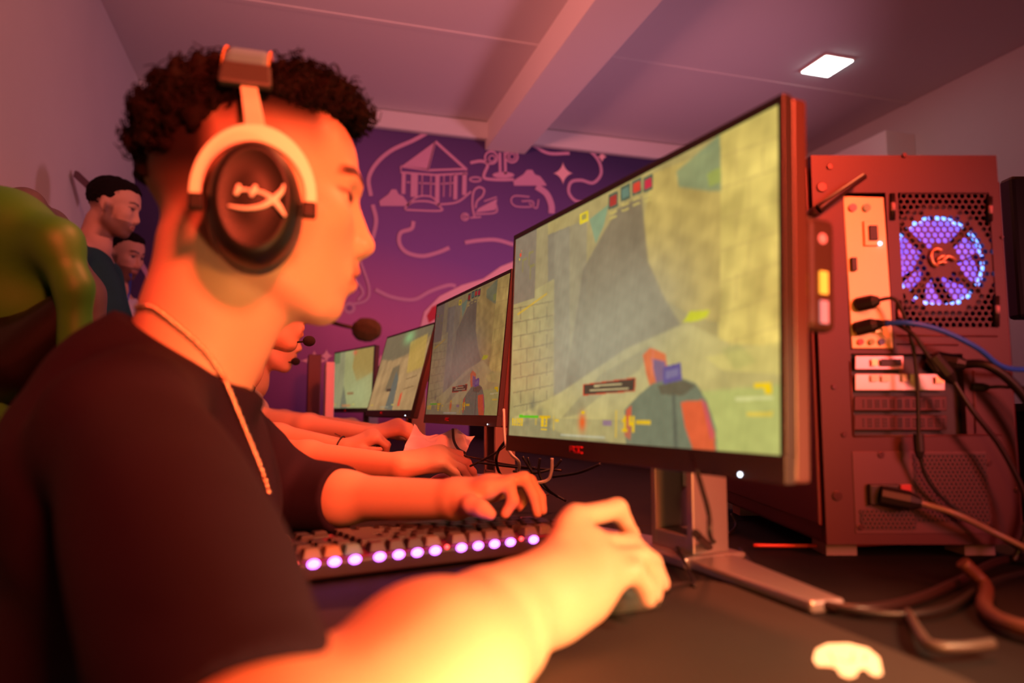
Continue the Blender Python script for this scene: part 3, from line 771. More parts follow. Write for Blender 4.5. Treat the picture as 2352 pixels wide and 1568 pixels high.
# I/O plate with its sockets
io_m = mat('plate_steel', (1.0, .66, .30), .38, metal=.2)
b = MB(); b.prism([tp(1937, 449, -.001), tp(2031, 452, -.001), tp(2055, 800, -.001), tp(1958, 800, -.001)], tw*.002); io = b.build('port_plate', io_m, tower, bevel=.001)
def disc_on(b, px, py, r, d=.002, n=14): b.tube([tp(px, py, -.001), tp(px, py, d)], r, n)
for (x, y, c_, nm) in ((1958, 477, (.75, .25, .35), 'purple'), (1990, 477, (.3, .5, .3), 'green')):
    b = MB(); disc_on(b, x, y, .0047); b.build('round_port', mat('port_'+nm, c_, .4), io)
for (x, y, c_) in ((1976, 785, (.7, .1, .1)), (2001, 785, (.35, .4, .1)), (2024, 785, (.1, .12, .4))):
    b = MB(); disc_on(b, x, y, .0036); b.build('audio_port', mat('jack_%d' % x, c_, .4), io)
def slab(px, py, w, h, d, name, m, parent, bev=.0006):
    b = MB(); c_ = tp(px, py, d/2); b.box(c_, (w, d+.001, h), TAX); return b.build(name, m, parent, bevel=bev)
slab(2003, 536, .010, .018, .004, 'video_port', case_d, io); slab(1960, 607, .0065, .016, .003, 'usb_port', case_d, io)
slab(2001, 536, .018, .030, .0015, 'port_rim', io_m, io)
b = MB(); disc_on(b, 2019, 560, .0022, .003); b.build('status_light', mat('status_glow', emit=(1, .5, .9), estr=4), io)
slab(1973, 757, .010, .012, .003, 'usb_port', mat('usb_gold', (.8, .6, .2), .3, metal=.6), io); slab(2016, 757, .010, .008, .003, 'network_port', mat('usb_gold', ()), io)
# expansion cards and slot covers
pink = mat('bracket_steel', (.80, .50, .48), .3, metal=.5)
b = MB(); tbox(b, su0-.002, su1+.002, sv0-.002, sv1+.002, .012, .02); b.build('slot_bay', case_d, tower)
for (x0, x1, y0, y1, m_, nm) in ((1968, 2080, 816, 848, pink, 'card_bracket'), (1968, 2176, 858, 896, mat('card_white', (.95, .78, .72), .25, metal=.3), 'card_bracket'), (1966, 2180, 910, 943, case_m, 'slot_cover'), (1966, 2180, 953, 988, case_m, 'slot_cover')):
    b = MB(); b.prism([tp(x0, y0, -.004), tp(x1, y0, -.004), tp(x1, y1, -.004), tp(x0, y1, -.004)], tw*.002); br = b.build(nm, m_, tower, bevel=.0008)
    if nm == 'slot_cover':
        u0, v0 = uv(x0+22, y1-6); u1, v1 = uv(x1-10, y0+6); b = MB()
        k = 0; u = u0
        while u < u1:
            for vv in (v0+.002, (v0+v1)/2, v1-.002):
                b.box(TO+tu*(u+(.0015 if k % 2 else 0))+tv*vv+tw*.0035, (.0014, .0012, .0022), TAX)
            u += .0044; k += 1
        b.build('vent_holes', case_d, br)
for (x, y, w_, m_) in ((2010, 832, .007, mat('gold', (.9, .5, .2), .3, metal=.8)), (2048, 832, .024, case_d), (2010, 868, .008, mat('white_glint', (1, .95, .85), .2)), (2036, 868, .010, mat('white_glint', ())), (2085, 868, .012, mat('white_glint', ())), (2160, 872, .010, mat('gold', ()))):
    slab(x, y, w_, .008, -.001, 'card_port', m_, tower)
# pressed lines, screws
for P in (((2060, 770), (2290, 772)), ((2060, 790), (2200, 792)), ((1960, 1002), (2300, 998)), ((1952, 830), (1960, 1000)), ((2235, 850), (2240, 995))):
    b = MB(); b.tube([tp(*P[0], .0005), tp(*P[1], .0005)], .0011, 6); b.build('pressed_rib', mat('rib_metal', (.16, .05, .05), .4, metal=.4), tower)
for (x, y, r_) in ((1905, 383, .0035), (2076, 357, .003), (2022, 1044, .004), (1922, 1138, .0055), (1915, 888, .003), (2270, 1062, .0035), (2300, 545, .002), (1975, 1210, .004), (2272, 1205, .004), (1887, 430, .006), (1938, 998, .003), (2335, 1125, .003)):
    b = MB(); b.tube([tp(x, y, 0), tp(x, y, .0022)], r_, 14); b.build('screw', mat('screw_metal', (.10, .04, .04), .3, metal=.7), tower, bevel=.0006)
# power supply: plate, two mesh fields, mains socket
slab(2115, 1130, .155, .093, .0006, 'supply_plate', mat('supply_metal', (.12, .05, .055), .4, metal=.4), tower)
b = MB(); u0, v0 = uv(2103, 1198); u1, v1 = uv(2262, 1042); tbox(b, u0, u1, v0, v1, -.0016, -.001); b.build('mesh_backing', case_d, tower)
b = MB(); honeycomb(b, u0, u1, v0, v1, .0052, .42, -.003); b.build('supply_mesh', mat('mesh_metal', (.12, .045, .045), .4, metal=.4), tower)
b = MB(); u0, v0 = uv(1975, 1215); u1, v1 = uv(2260, 1172); tbox(b, u0, uv(2102, 1200)[0], v0, v1, -.0016, -.001); b.build('mesh_backing', case_d, tower)
b = MB(); honeycomb(b, u0, uv(2102, 1200)[0], v0, v1, .0052, .42, -.003); b.build('supply_mesh', mat('mesh_metal', ()), tower)
b = MB(); c_ = tp(2024, 1134, .004); b.box(c_, (.034, .010, .024), TAX); b.build('power_socket', case_d, tower, bevel=.002)
slab(2078, 1128, .012, .016, .003, 'power_switch', mat('switch_red', (.45, .04, .04), .35), tower)
# antenna of the wireless card, leaning over the rear
b = MB(); b.tube([tp(1862, 492, .02), tp(1880, 478, .02), tp(1968, 416, .02)], [.006, .0052, .0036], 10)
an = b.build('antenna', mat('antenna_black', (.035, .012, .014), .4), tower, bevel=.001)
b = MB(); b.tube([tp(1862, 492, .02), tp(1850, 500, .0)], .006, 10); b.build('antenna_joint', mat('antenna_black', ()), an)

# ================================================================ CABLES
cab = mat('cable_black', (.010, .006, .007), .5); cabr = mat('cable_sheen', (.022, .008, .009), .38)
def cable(name, label, P, r, m, plug=None, n=8, group=None):
    b = MB(); b.tube(spline(P, n), r, 10); o = b.build(name, m, None, shift=False)
    tag(o, label, 'cable', group)
    for q in (plug or []):
        k = MB(); a, c2, rr = q; k.tube([a, np.asarray(a)*.3+np.asarray(c2)*.7, c2], [rr, rr, rr*.55], 10, smooth=False); k.build('plug', cab, o, bevel=.0008)
    return o
cable('network_cable', 'blue network cable bending right from the rear of the tower', [tp(2002, 748, .006), tp(2050, 748, .03), tp(2120, 766, .035), tp(2200, 805, .035), tp(2262, 845, .03), tp(2352, 851, .02), tp(2480, 850, .03)], .0030, mat('cable_blue', (.03, .13, .85), .35), [(tp(1985, 744, .0), tp(2012, 748, .02), .0055)])
cable('usb_cable', 'upper black cable from the steel port plate dropping straight down', [tp(2000, 694, .012), tp(2032, 692, .02), tp(2050, 722, .022), tp(2066, 770, .022), tp(2079, 840, .022), tp(2084, 930, .022), tp(2086, 1010, .022), tp(2094, 1060, .02), tp(2118, 1110, .018), tp(2170, 1160, .016), tp(2238, 1205, .02), tp(2300, 1250, .03)], .0022, cab, [(tp(1968, 700, .0), tp(2006, 694, .014), .0085), (tp(2084, 995, .022), tp(2088, 1050, .022), .0055)])
cable('usb_cable', 'lower black cable from the steel port plate, crossing in front of the slots', [tp(2000, 746, .012), tp(2030, 745, .018), tp(2062, 772, .03), tp(2080, 800, .033), tp(2120, 862, .033)], .0024, cab, [(tp(1965, 756, .0), tp(2006, 746, .014), .0085)])
cable('video_cable', 'thin dark cable with red-topped plug hanging across the tower', [tp(2150, 872, .03), tp(2192, 945, .034), tp(2250, 1020, .034), tp(2300, 1115, .034), tp(2316, 1180, .034), tp(2300, 1245, .03), tp(2285, 1275, .03)], .0029, cabr, [(tp(2106, 822, .03), tp(2152, 880, .032), .0085)])
cable('thick_cable', 'thickest black cable curving down past the right side of the tower', [tp(2190, 838, .01), tp(2225, 842, .03), tp(2275, 880, .035), tp(2325, 945, .035), tp(2355, 1010, .035), tp(2368, 1150, .03), tp(2330, 1290, .04)], .0052, cab, [(tp(2150, 825, .0), tp(2200, 840, .016), .010)])
cable('power_cord', 'grey power cord leaving the socket at the tower foot', [tp(2060, 1140, .02), tp(2100, 1152, .02), tp(2160, 1172, .03), tp(2250, 1216, .03), tp(2330, 1262, .05)], .0036, mat('cord_grey', (.22, .14, .10), .35), [(tp(2012, 1134, .008), tp(2092, 1150, .02), .0115)])
cable('audio_cable', 'short cable plugged at the right edge of the slots', [tp(2250, 890, .006), tp(2285, 890, .02), tp(2330, 905, .04), tp(2400, 1000, .04)], .002, cab, [(tp(2232, 888, .0), tp(2262, 890, .008), .005)])
def dz_(x, y, z=.006): return atZ(x, y, DZ+z)
cable('thick_cable', 'broad cable looping over the desk in front of the tower', [dz_(1598, 1225, .05), dz_(1640, 1265, .012), dz_(1725, 1320), dz_(1830, 1372), dz_(1960, 1398), dz_(2090, 1380), dz_(2200, 1335), dz_(2290, 1290), dz_(2400, 1270)], .0042, cabr)
cable('thick_cable', 'second loop on the desk below the broad cable', [dz_(1700, 1262), dz_(1760, 1330), dz_(1880, 1385), dz_(2040, 1410), dz_(2170, 1398), dz_(2260, 1345), dz_(2330, 1320), dz_(2420, 1300)], .0030, cab)
cable('red_cable', 'thin red cable lying straight behind the monitor foot', [dz_(1730, 1252), dz_(1850, 1253), dz_(1980, 1251), dz_(2120, 1243), dz_(2250, 1236)], .0022, mat('cable_red', (.55, .05, .04), .4))
cable('grey_cable', 'thick brown-grey cable at the lower right corner', [dz_(2210, 1290, .03), dz_(2262, 1345, .01), dz_(2262, 1395, .008), dz_(2310, 1430, .01), dz_(2420, 1460, .01)], .0062, mat('cable_brown', (.09, .03, .02), .45))
cable('grey_cable', 'pale stiff cable end on the desk near the lower right corner', [dz_(2085, 1405, .004), dz_(2110, 1450, .01), dz_(2140, 1482, .01), dz_(2210, 1486, .01), dz_(2280, 1478, .01)], .0038, mat('cable_grey', (.06, .04, .035), .45))
cable('monitor_cable', 'black cable hanging from the nearest screen beside its stand', [at(1600, 1080, .62), at(1612, 1120, .63), at(1628, 1180, .64), at(1632, 1235, .655), dz_(1650, 1240), dz_(1690, 1210), dz_(1680, 1180, .02)], .0022, cab)
# small cables behind the screens
def tangle(cx, cy, Z, lab, P, r=.0025, m=None, nm='cable'):
    cable(nm, lab, [at(x, y, z) for x, y, z in P], r, m or cab)
tangle(0, 0, 0, 'black cable looping left of the nearest screen', [(1163, 1010, 1.2), (1145, 1035, 1.2), (1140, 1060, 1.2), (1150, 1090, 1.25), (1180, 1120, 1.25)], nm='monitor_cable')
tangle(0, 0, 0, 'white cable bending below the left corner of the nearest screen', [(1157, 940, 1.25), (1160, 1010, 1.2), (1174, 1042, 1.15), (1192, 1062, 1.15), (1190, 1090, 1.2)], .0024, mat('cable_white', (.75, .62, .60), .4), 'charging_cable')
tangle(0, 0, 0, 'white cable hooking round above the typing hand', [(1268, 1052, 1.1), (1267, 1080, 1.1), (1258, 1102, 1.1), (1232, 1108, 1.1), (1205, 1104, 1.12)], .0024, mat('cable_white', ()), 'charging_cable')
TG = [[(1062, 1045, 1.5), (1110, 1055, 1.5), (1160, 1066, 1.4), (1230, 1075, 1.3)], [(1080, 1070, 1.45), (1130, 1045, 1.4), (1165, 1020, 1.4)], [(1100, 1062, 1.4), (1180, 1072, 1.35), (1290, 1080, 1.3)],
      [(1200, 1048, 1.2), (1220, 1080, 1.2), (1250, 1120, 1.2), (1300, 1150, 1.2)], [(1240, 1052, 1.15), (1238, 1085, 1.15), (1256, 1120, 1.15), (1280, 1140, 1.2)], [(1290, 1055, 1.2), (1270, 1075, 1.2), (1225, 1086, 1.2), (1180, 1082, 1.25)],
      [(1212, 1050, 1.25), (1226, 1100, 1.25), (1230, 1130, 1.25)], [(1380, 1065, 1.1), (1330, 1085, 1.12), (1270, 1095, 1.15)]]
for P in TG: tangle(0, 0, 0, 'thin black cable in the tangle between the first two screen stands', P, .0022, nm='cable')
for o in bpy.data.objects:
    if o.name.startswith('cable') and o.get('label', '').startswith('thin black cable in'): o['group'] = 'tangled cables between the stands'
tangle(0, 0, 0, 'black cable drooping under the second screen in front of the napkin', [(1040, 985, 1.6), (1042, 1010, 1.58), (1052, 1030, 1.55), (1068, 1040, 1.5)], .003, nm='monitor_cable')

# ================================================================ DESK GEAR OF THE NEAREST SEAT
pad_m = mat('pad_cloth', (.020, .012, .010), .75, vary=.25, vscale=14, bump=.25, bscale=900)
pad = MB(); e = 28
cx_, cy_ = .203, .487; R_ = .030; w2, h2 = .203, .152
cornersP = []
for (sx, sy, a0) in ((1, 1, 0), (-1, 1, 90), (-1, -1, 180), (1, -1, 270)):
    for k in range(7):
        a = math.radians(a0+15*k); cornersP.append((cx_+sx*(w2-R_)+R_*math.cos(a), cy_+sy*(h2-R_)+R_*math.sin(a)))
pad.prism([np.array([x, y, DZ+.0002]) for x, y in cornersP], (0, 0, .0035))
po = pad.build('mouse_pad', pad_m, None, bevel=.001); tag(po, 'dark cloth mouse pad with white emblem under the nearest hand', 'mouse pad')
def pz(px, py): return atZ(px, py, DZ+.0037)
b = MB()
out = [(1868, 1515), (1874, 1492), (1900, 1479), (1950, 1478), (1995, 1490), (2020, 1512), (2024, 1535), (2026, 1548), (2012, 1553), (1996, 1546), (1990, 1536), (1972, 1538), (1966, 1552), (1948, 1557), (1930, 1550), (1922, 1535), (1904, 1530), (1878, 1529)]
b.prism([pz(*p) for p in out], (0, 0, .0004)); em = b.build('emblem', mat('emblem_white', (.95, .86, .72), .5), po)
b = MB()
for P in ([(1905, 1500), (1915, 1520), (1912, 1530)], [(1960, 1500), (1955, 1520)], [(1990, 1505), (1985, 1520)], [(1925, 1515), (1948, 1522), (1970, 1517)]):
    b.tube(spline([pz(*p)+np.array([0, 0, .0004]) for p in P], 4), .0005, 5)
b.build('emblem_detail', mat('emblem_line', (.45, .30, .18), .5), em)
# mouse under the hand
mc = atZ(1408, 1352, DZ+.020)
mouse = empty('computer_mouse', (mc[0], mc[1], DZ+.0037), 'dark mouse with glossy side under the nearest hand', 'mouse')
def mouse_body(c, ang, s=1.0):
    R2 = np.array([[math.cos(ang), -math.sin(ang), 0], [math.sin(ang), math.cos(ang), 0], [0, 0, 1]])
    return moved([ell((0, 0, .012), (.058, .030, .024), .01), ell((-.022, 0, .016), (.030, .028, .022), .01), ell((.03, 0, .008), (.026, .027, .016), .01)], R2, s, c)
def flat_cut(z):
    return lambda D, G: np.maximum(D, z-G[2][None, None, :])
mb0 = (mc[0], mc[1], DZ+.0045)
sdf_object('mouse_shell', mouse_body(mb0, math.radians(8), .8), .0016, mat('mouse_plastic', (.06, .058, .05), .18, coat=.6), mouse, cut=flat_cut(DZ+.0045))
b = MB(); b.tube([np.array(mb0)+np.array([.036, -.0, .021]), np.array(mb0)+np.array([.036, .004, .021])], .009, 14); b.build('scroll_wheel', cab, mouse)
cable('mouse_cable', 'thin cord leading from the nearest mouse toward the big screen', [np.array(mb0)+np.array([.056, .008, .008]), np.array(mb0)+np.array([.10, .05, .002]), np.array([.37, .62, DZ+.0065]), np.array([.42, .74, DZ+.016])], .0016, cab)

# keyboard turned almost a quarter, its rear edge towards us
K0 = atZ(712, 1286, .772); K1 = atZ(1212, 1232, .772)
kd = K1-K0; KL = np.linalg.norm(kd); kd /= KL; kn = np.array([-kd[1], kd[0], 0])      # along the rear edge, towards the space bar
U_ = KL/12.25
kc_ = lambda a, c_, z: K0+kd*a*U_+kn*c_*U_+np.array([0, 0, z-.772])
kb = empty('keyboard', kc_(8, 3, DZ), 'black keyboard with violet-lit edge under the nearest player\'s left hand', 'keyboard', rot=Matrix(((kd[0], kn[0], 0), (kd[1], kn[1], 0), (0, 0, 1))))
KAX = (kd, kn, np.array([0, 0, 1.]))
key_m = mat('keycap', (.016, .012, .014), .38); glow_m = mat('key_glow', (.5, .1, .7), emit=(.60, .16, 1.0), estr=5)
b = MB(); b.box(kc_(7.7, 2.95, DZ+.0125), (17.8*U_, 7.0*U_, .017), KAX); b.build('case', mat('keyboard_case', (.03, .018, .02), .4), kb, bevel=.003)
b = MB(); b.box(kc_(7.7, 2.95, DZ+.022), (17.4*U_, 6.6*U_, .002), KAX); b.build('key_plate', mat('key_plate', (.10, .01, .012), .35, emit=(.5, .01, .02), estr=.25), kb)
CR_ = srgb
def keycap(a, r_, w=1.0, m_=None):
    """a: units from PrtSc, r_: row from the rear"""
    zt_ = DZ+.0235; b = MB(); hh = .0095-.0006*r_
    c_ = kc_(a+(w-1)/2, r_, zt_+hh/2+.001); W_ = U_*(w-.07); D_ = U_*.93
    V = []
    for zz, tx, ty in ((-1, 1, 1), (1, (W_-.0062)/W_, .66)):
        for x, y in ((-1, -1), (1, -1), (1, 1), (-1, 1)): V.append(c_+kd*x*W_/2*tx+kn*(y*D_/2*ty+(0.0006 if zz > 0 else 0))+np.array([0, 0, zz*hh/2]))
    b.add(V, [(3, 2, 1, 0), (4, 5, 6, 7), (0, 1, 5, 4), (1, 2, 6, 5), (2, 3, 7, 6), (3, 0, 4, 7)])
    b.build('key', m_ or key_m, kb, bevel=.0009)
gm = mat('keycap_grey', (.12, .11, .09), .35)
for a in (0, 1, 2): keycap(a, 0, 1, (gm, mat('keycap_orange', (.20, .12, .05), .35), mat('keycap_teal', (.06, .16, .17), .35))[a])
for g_ in ((3.25, 4.25, 5.25, 6.25), (7.75, 8.75, 9.75, 10.75), (12.25,)):
    for a in g_: keycap(a, 0, 1, gm if a > 6 else mat('keycap_dim', (.03, .018, .022), .35))
keycap(13.25, 0, 1, gm); keycap(14.25, 0, 1)
for a in (0, 1, 2): keycap(a, 1.4); keycap(a, 2.4)
keycap(3.25, 1.4, 2)
for i in range(12): keycap(5.25+i, 1.4)
keycap(3.25, 2.4, 1.5)
for i in range(11): keycap(4.75+i, 2.4)
keycap(3.25, 3.4, 2.25)
for i in range(10): keycap(5.5+i, 3.4)
keycap(3.25, 4.4, 2.75); keycap(1, 4.4)
for i in range(9): keycap(6.0+i, 4.4)
for a in (0, 1, 2): keycap(a, 5.4)
keycap(7.0, 5.4, 6.25)
for a in (3.25, 4.5, 5.7): keycap(a, 5.4, 1.2)
for i, a in enumerate([0, 1, 2, 3.25, 4.25, 5.25, 6.25, 7.75, 8.75, 9.75, 10.75, 12.25]):
    b = MB(); b.ball(kc_(a, -.62, DZ+.0205), (.0066, .0024, .0046), 8, ax=KAX); b.build('edge_light', glow_m, kb)
for a in (-.7, 6.95, 11.5):
    b = MB(); b.ball(kc_(a, -.52, DZ+.0225), (.0028, .002, .0026), 6, ax=KAX); b.build('red_light', mat('red_glow', emit=(1, .02, .03), estr=3), kb)
# wrist pad cloth edge under the keyboard
# ================================================================ SECOND SEAT GEAR
m2 = atZ(1040, 1106, DZ+.02); mo2 = empty('computer_mouse', (m2[0], m2[1], DZ), 'red glowing mouse under the second player\'s right hand', 'mouse')
sdf_object('mouse_shell', mouse_body((m2[0], m2[1], DZ+.001), math.radians(-5), .95), .002, mat('mouse_red', (.8, .05, .08), .3), mo2, cut=flat_cut(DZ+.003))
b = MB(); b.tube([(m2[0]-.045, m2[1]-.022, DZ+.006), (m2[0]+.03, m2[1]-.024, DZ+.006)], .0035, 8); b.build('light_strip', mat('red_strip', emit=(1, .04, .03), estr=3.5), mo2)
b = MB(); b.box((m2[0]+.0, m2[1]+.02, DZ+.0017), (.34, .30, .003)); tag(b.build('mouse_pad', mat('pad_black', (.02, .012, .016), .7), None, bevel=.001), 'black mouse pad under the red mouse', 'mouse pad')
# white keyboard of the second seat
k2 = atZ(905, 1058, DZ+.02)
kb2 = empty('keyboard', (k2[0], k2[1], DZ), 'white keyboard with blue lights under the hand wearing a bracelet', 'keyboard', rot=Matrix.Rotation(math.radians(-8), 3, 'Z'))
A2 = np.array(Matrix.Rotation(math.radians(-8), 3, 'Z')); ax2 = (A2[:, 0], A2[:, 1], A2[:, 2])
b = MB(); b.box((k2[0], k2[1]+.04, DZ+.009), (.34, .125, .016), ax2); b.build('case', mat('keyboard_white', (.80, .62, .62), .4), kb2, bevel=.003)
kw = mat('keycap_white', (.88, .62, .60), .4)
for j in range(5):
    for i in range(16):
        b = MB(); b.box(np.array([k2[0], k2[1]+.04, DZ+.0225])+ax2[0]*(i-7.5)*.0195+ax2[1]*(j-2)*.0205, (.0165, .017, .009), ax2, taper=.75)
        b.build('key', kw if (i > 3) else mat('keycap_black', (.05, .04, .06), .4), kb2)
b = MB(); b.box(np.array([k2[0]+.03, k2[1]+.04, DZ+.010])-ax2[1]*.0635, (.24, .003, .005), ax2); b.build('light_strip', mat('blue_strip', emit=(.12, .15, 1), estr=3), kb2)

# ================================================================ PEOPLE
skin = mat('skin', attr='col', rough=.52, spec=.35, bump=.08, bscale=350, sss=.10)
def cloth(name, c, v=.25): return mat(name, c, .9, bump=.3, bscale=900, vary=v, vscale=12, spec=.2)
def rotm(yaw=0, pitch=0, roll=0):
    """head frame: x forward, y left, z up; pitch > 0 looks down"""
    return np.array(Matrix.Rotation(math.radians(yaw), 3, 'Z') @ Matrix.Rotation(math.radians(pitch), 3, 'Y') @ Matrix.Rotation(math.radians(roll), 3, 'X'))
def head_prims(ears=True, wide=1.0):
    p = [ell((-.012, 0, .045), (.098, .077, .084), .012), ell((.030, 0, .048), (.060, .064, .056), .02),
         ell((.042, 0, -.028), (.050, .057, .066), .02)]
    for s_ in (-1, 1):
        p += [cone((.080, s_*.032, .029), (.088, s_*.010, .029), .0105, .0105, .012),
              ell((.056, s_*.040, -.012), (.028, .021, .020), .02),
              cone((-.004, s_*.052, -.055), (.054, s_*.021, -.096), .018, .014, .02),
              cone((-.006, s_*.057, .0), (-.004, s_*.052, -.055), .016, .017, .02)]
    p += [ell((.024, 0, -.072), (.055, .045, .034), .02), ell((.0615, 0, -.094), (.0195, .022, .0195), .012), ell((.070, 0, -.062), (.0245, .027, .022), .012)]
    for s_ in (-1, 1): p.append(ell((.099, s_*.031, .008), (.019, .018, .0115), .012, sub=True))
    p += [cone((.086, 0, .016), (.0985, 0, -.024), .0068, .0098, .008), ell((.1015, 0, -.031), (.0108, .0105, .0100), .006)]
    for s_ in (-1, 1):
        p += [ell((.0935, s_*.0125, -.0365), (.0105, .0070, .0085), .005), ell((.0735, s_*.031, .0085), (.0135, .0140, .0130), .003),
              ell((.0985, s_*.0062, -.0452), (.0045, .0030, .0035), .002, sub=True)]
    p.append(cone((.099, 0, -.039), (.0905, 0, -.046), .0052, .0045, .005))
    p += [cone((.090, 0, -.0572), (.0835, .020, -.0655), .0068, .0035, .004), cone((.090, 0, -.0572), (.0835, -.020, -.0655), .0068, .0035, .004),
          cone((.0875, 0, -.0725), (.0815, .018, -.068), .0066, .0035, .004), cone((.0875, 0, -.0725), (.0815, -.018, -.068), .0066, .0035, .004)]
    p.append(ell((.097, 0, -.0655), (.008, .018, .0012), .003, sub=True))
    if ears:
        for s_ in (-1, 1):
            p += [ell((-.012, s_*.079, .004), (.017, .008, .030), .004, R=rotm(0, -12)), ell((-.008, s_*.0865, .006), (.009, .005, .016), .004, sub=True),
                  ell((-.006, s_*.078, -.022), (.009, .007, .011), .004)]
    return p
def sm(x, a, b):
    t = np.clip((x-a)/(b-a), 0, 1); return t*t*(3-2*t)
def head_color(P, M, o, s, col, base, hair, brow=1.0, beard=0.0, fade=None):
    """paint hair stubble, brows, lips, eyes and beard on the skin mesh; P world points"""
    L_ = (P-np.asarray(o))@np.asarray(M)/s; x, y, z = L_.T; ay = np.abs(y)
    near = (z > -.13) & (np.abs(x) < .2) & (ay < .12) & (z < .2)
    def mix(m, c):
        m = np.clip(m, 0, 1)*near; col[:] = col*(1-m[:, None])+np.asarray(c)*m[:, None]
    if fade is None:
        d = np.maximum(sm(z, .045, .085)*(x < .035), sm(z, -.03, .02)*(1-sm(x, -.05, -.02)))
        d = np.maximum(d, sm(z, .088, .104))*(1-sm(x, .075, .09)*sm(-z, -.10, -.08))
    else: d = fade(x, ay, z)
    mix(d, hair)
    ar = .0315+.004*np.exp(-((ay-.034)/.012)**2)
    mix(brow*np.exp(-((z-ar)/.0050)**4)*sm(ay, .008, .013)*(1-sm(ay, .044, .052))*(x > .050)*1.0, hair)
    lip = np.exp(-((z+.0645)/.0098)**6)*(1-sm(ay, .017, .022))*(x > .078)
    mix(lip*.75, (base[0]*.66, base[1]*.42, base[2]*.45)); mix(np.exp(-((z+.0652)/.0016)**2)*(ay < .021)*(x > .07)*.8, (.12, .03, .03))
    nb = np.exp(-((z-.0080)/.0046)**8)*np.exp(-((ay-.031)/.0115)**8)*(x > .070)
    mix(nb, (.72, .62, .56)); ir = np.exp(-(((z-.0080)/.0048)**2+((ay-.030)/.0050)**2)**3)*(x > .074); mix(ir, (.03, .015, .01)); mix(np.exp(-((z-.0080)/.0052)**6)*(x > .0815)*(ay > .02)*(ay < .042), (.03, .015, .01))
    mix(np.exp(-((z-.0132)/.0030)**2)*np.exp(-((ay-.031)/.016)**8)*(x > .062), (.05, .02, .02))
    if beard:
        bd = sm(-z, .018, .055)*sm(x, -.03, .0)*(1-sm(-z, .12, .135)); bd = np.maximum(bd, sm(-z, -.02, .01)*(1-sm(np.abs(x-.008), .010, .02)))
        bd *= 1-np.exp(-((z+.064)/.008)**4)*(ay < .02)*(x > .075)
        bd *= 1-sm(x, .03, .05)*(1-sm(-z, .045, .058))*(1-np.exp(-((z+.050)/.005)**4))
        mix(bd*beard*.8, hair)
    return col
def phal(P, R, k=.004):
    return [cone(P[i], P[i+1], R[i], R[i+1], k if i else .007) for i in range(len(P)-1)]
def hand_px(w, mcps, fingers, thumb, rad, wr):
    """hand whose joints are given as (photo x, photo y, distance)"""
    W_ = at(*w); out = []
    M_ = [at(*m) for m in mcps]
    for i, m in enumerate(M_):
        out.append(cone(W_+(m-W_)*.12, m, wr*.62, rad*1.28, .016))
    for i in range(3): out.append(cone((M_[i]*.85+W_*.15), (M_[i+1]*.85+W_*.15), rad*1.22, rad*1.22, .014))
    for m, f in zip(M_, fingers):
        J = [m]+[at(*q) for q in f]
        out += phal(J, [rad*1.16, rad*1.06, rad*.94, rad*.80])
    T = [at(*q) for q in thumb]
    out += [cone(W_, T[0], wr*.6, rad*1.6, .014)]+phal(T, [rad*1.55, rad*1.25, rad*1.1, rad*.92], .008)
    return out, [at(*f[-1]) for f in fingers]+[T[-1]]
def hand_gen(W_, d, side, up, flex, spread=.06, rad=.0082, wr=.026, s=1.0, thumb=(.6, -.35)):
    """generic hand: d along the palm, side towards the thumb, flex (knuckle, middle, end) per finger in degrees"""
    d, side, up = [np.asarray(v, float)/np.linalg.norm(v) for v in (d, side, up)]; out = []; tips = []
    lens = ((.046, .027, .022), (.050, .031, .023), (.046, .029, .022), (.036, .021, .019)); offs = (.030, .010, -.010, -.028); base = (.088, .091, .087, .079)
    M_ = []
    for i in range(4):
        m = W_+d*base[i]*s+side*offs[i]*s; M_.append(m); out.append(cone(W_+side*offs[i]*.5*s+d*.01, m, wr*.62, rad*1.25, .014))
        fd = d*math.cos(spread*(1.5-i))+side*math.sin(spread*(1.5-i)); a = 0; J = [m]
        for L_, f in zip(lens[i], flex[i]):
            a += math.radians(f); J.append(J[-1]+(fd*math.cos(a)-up*math.sin(a))*L_*s)
        out += phal(J, [rad*1.12, rad*1.03, rad*.93, rad*.80]); tips.append(J[-1])
    for i in range(3): out.append(cone(M_[i]*.85+W_*.15, M_[i+1]*.85+W_*.15, rad*1.2, rad*1.2, .012))
    T = [W_+side*.020*s+d*.022*s-up*.006]
    T.append(T[-1]+(d*.75+side*.62+up*thumb[1]*.3)*.036*s); T.append(T[-1]+(d*.93+side*.3-up*.30)*.031*s); T.append(T[-1]+(d*.96+side*.05-up*.30)*.024*s)
    out += phal(T, [rad*1.5, rad*1.25, rad*1.1, rad*.9], .008); tips.append(T[-1])
    return out, tips
def nail_tint(P, col, tips, base):
    for t_ in tips:
        d = np.linalg.norm(P-t_, axis=1); m = np.clip(1-(d/.011), 0, 1)[:, None]*.55
        col[:] = col*(1-m)+np.array([min(1, base[0]*1.15), base[1]*.95, base[2]*1.1])*m
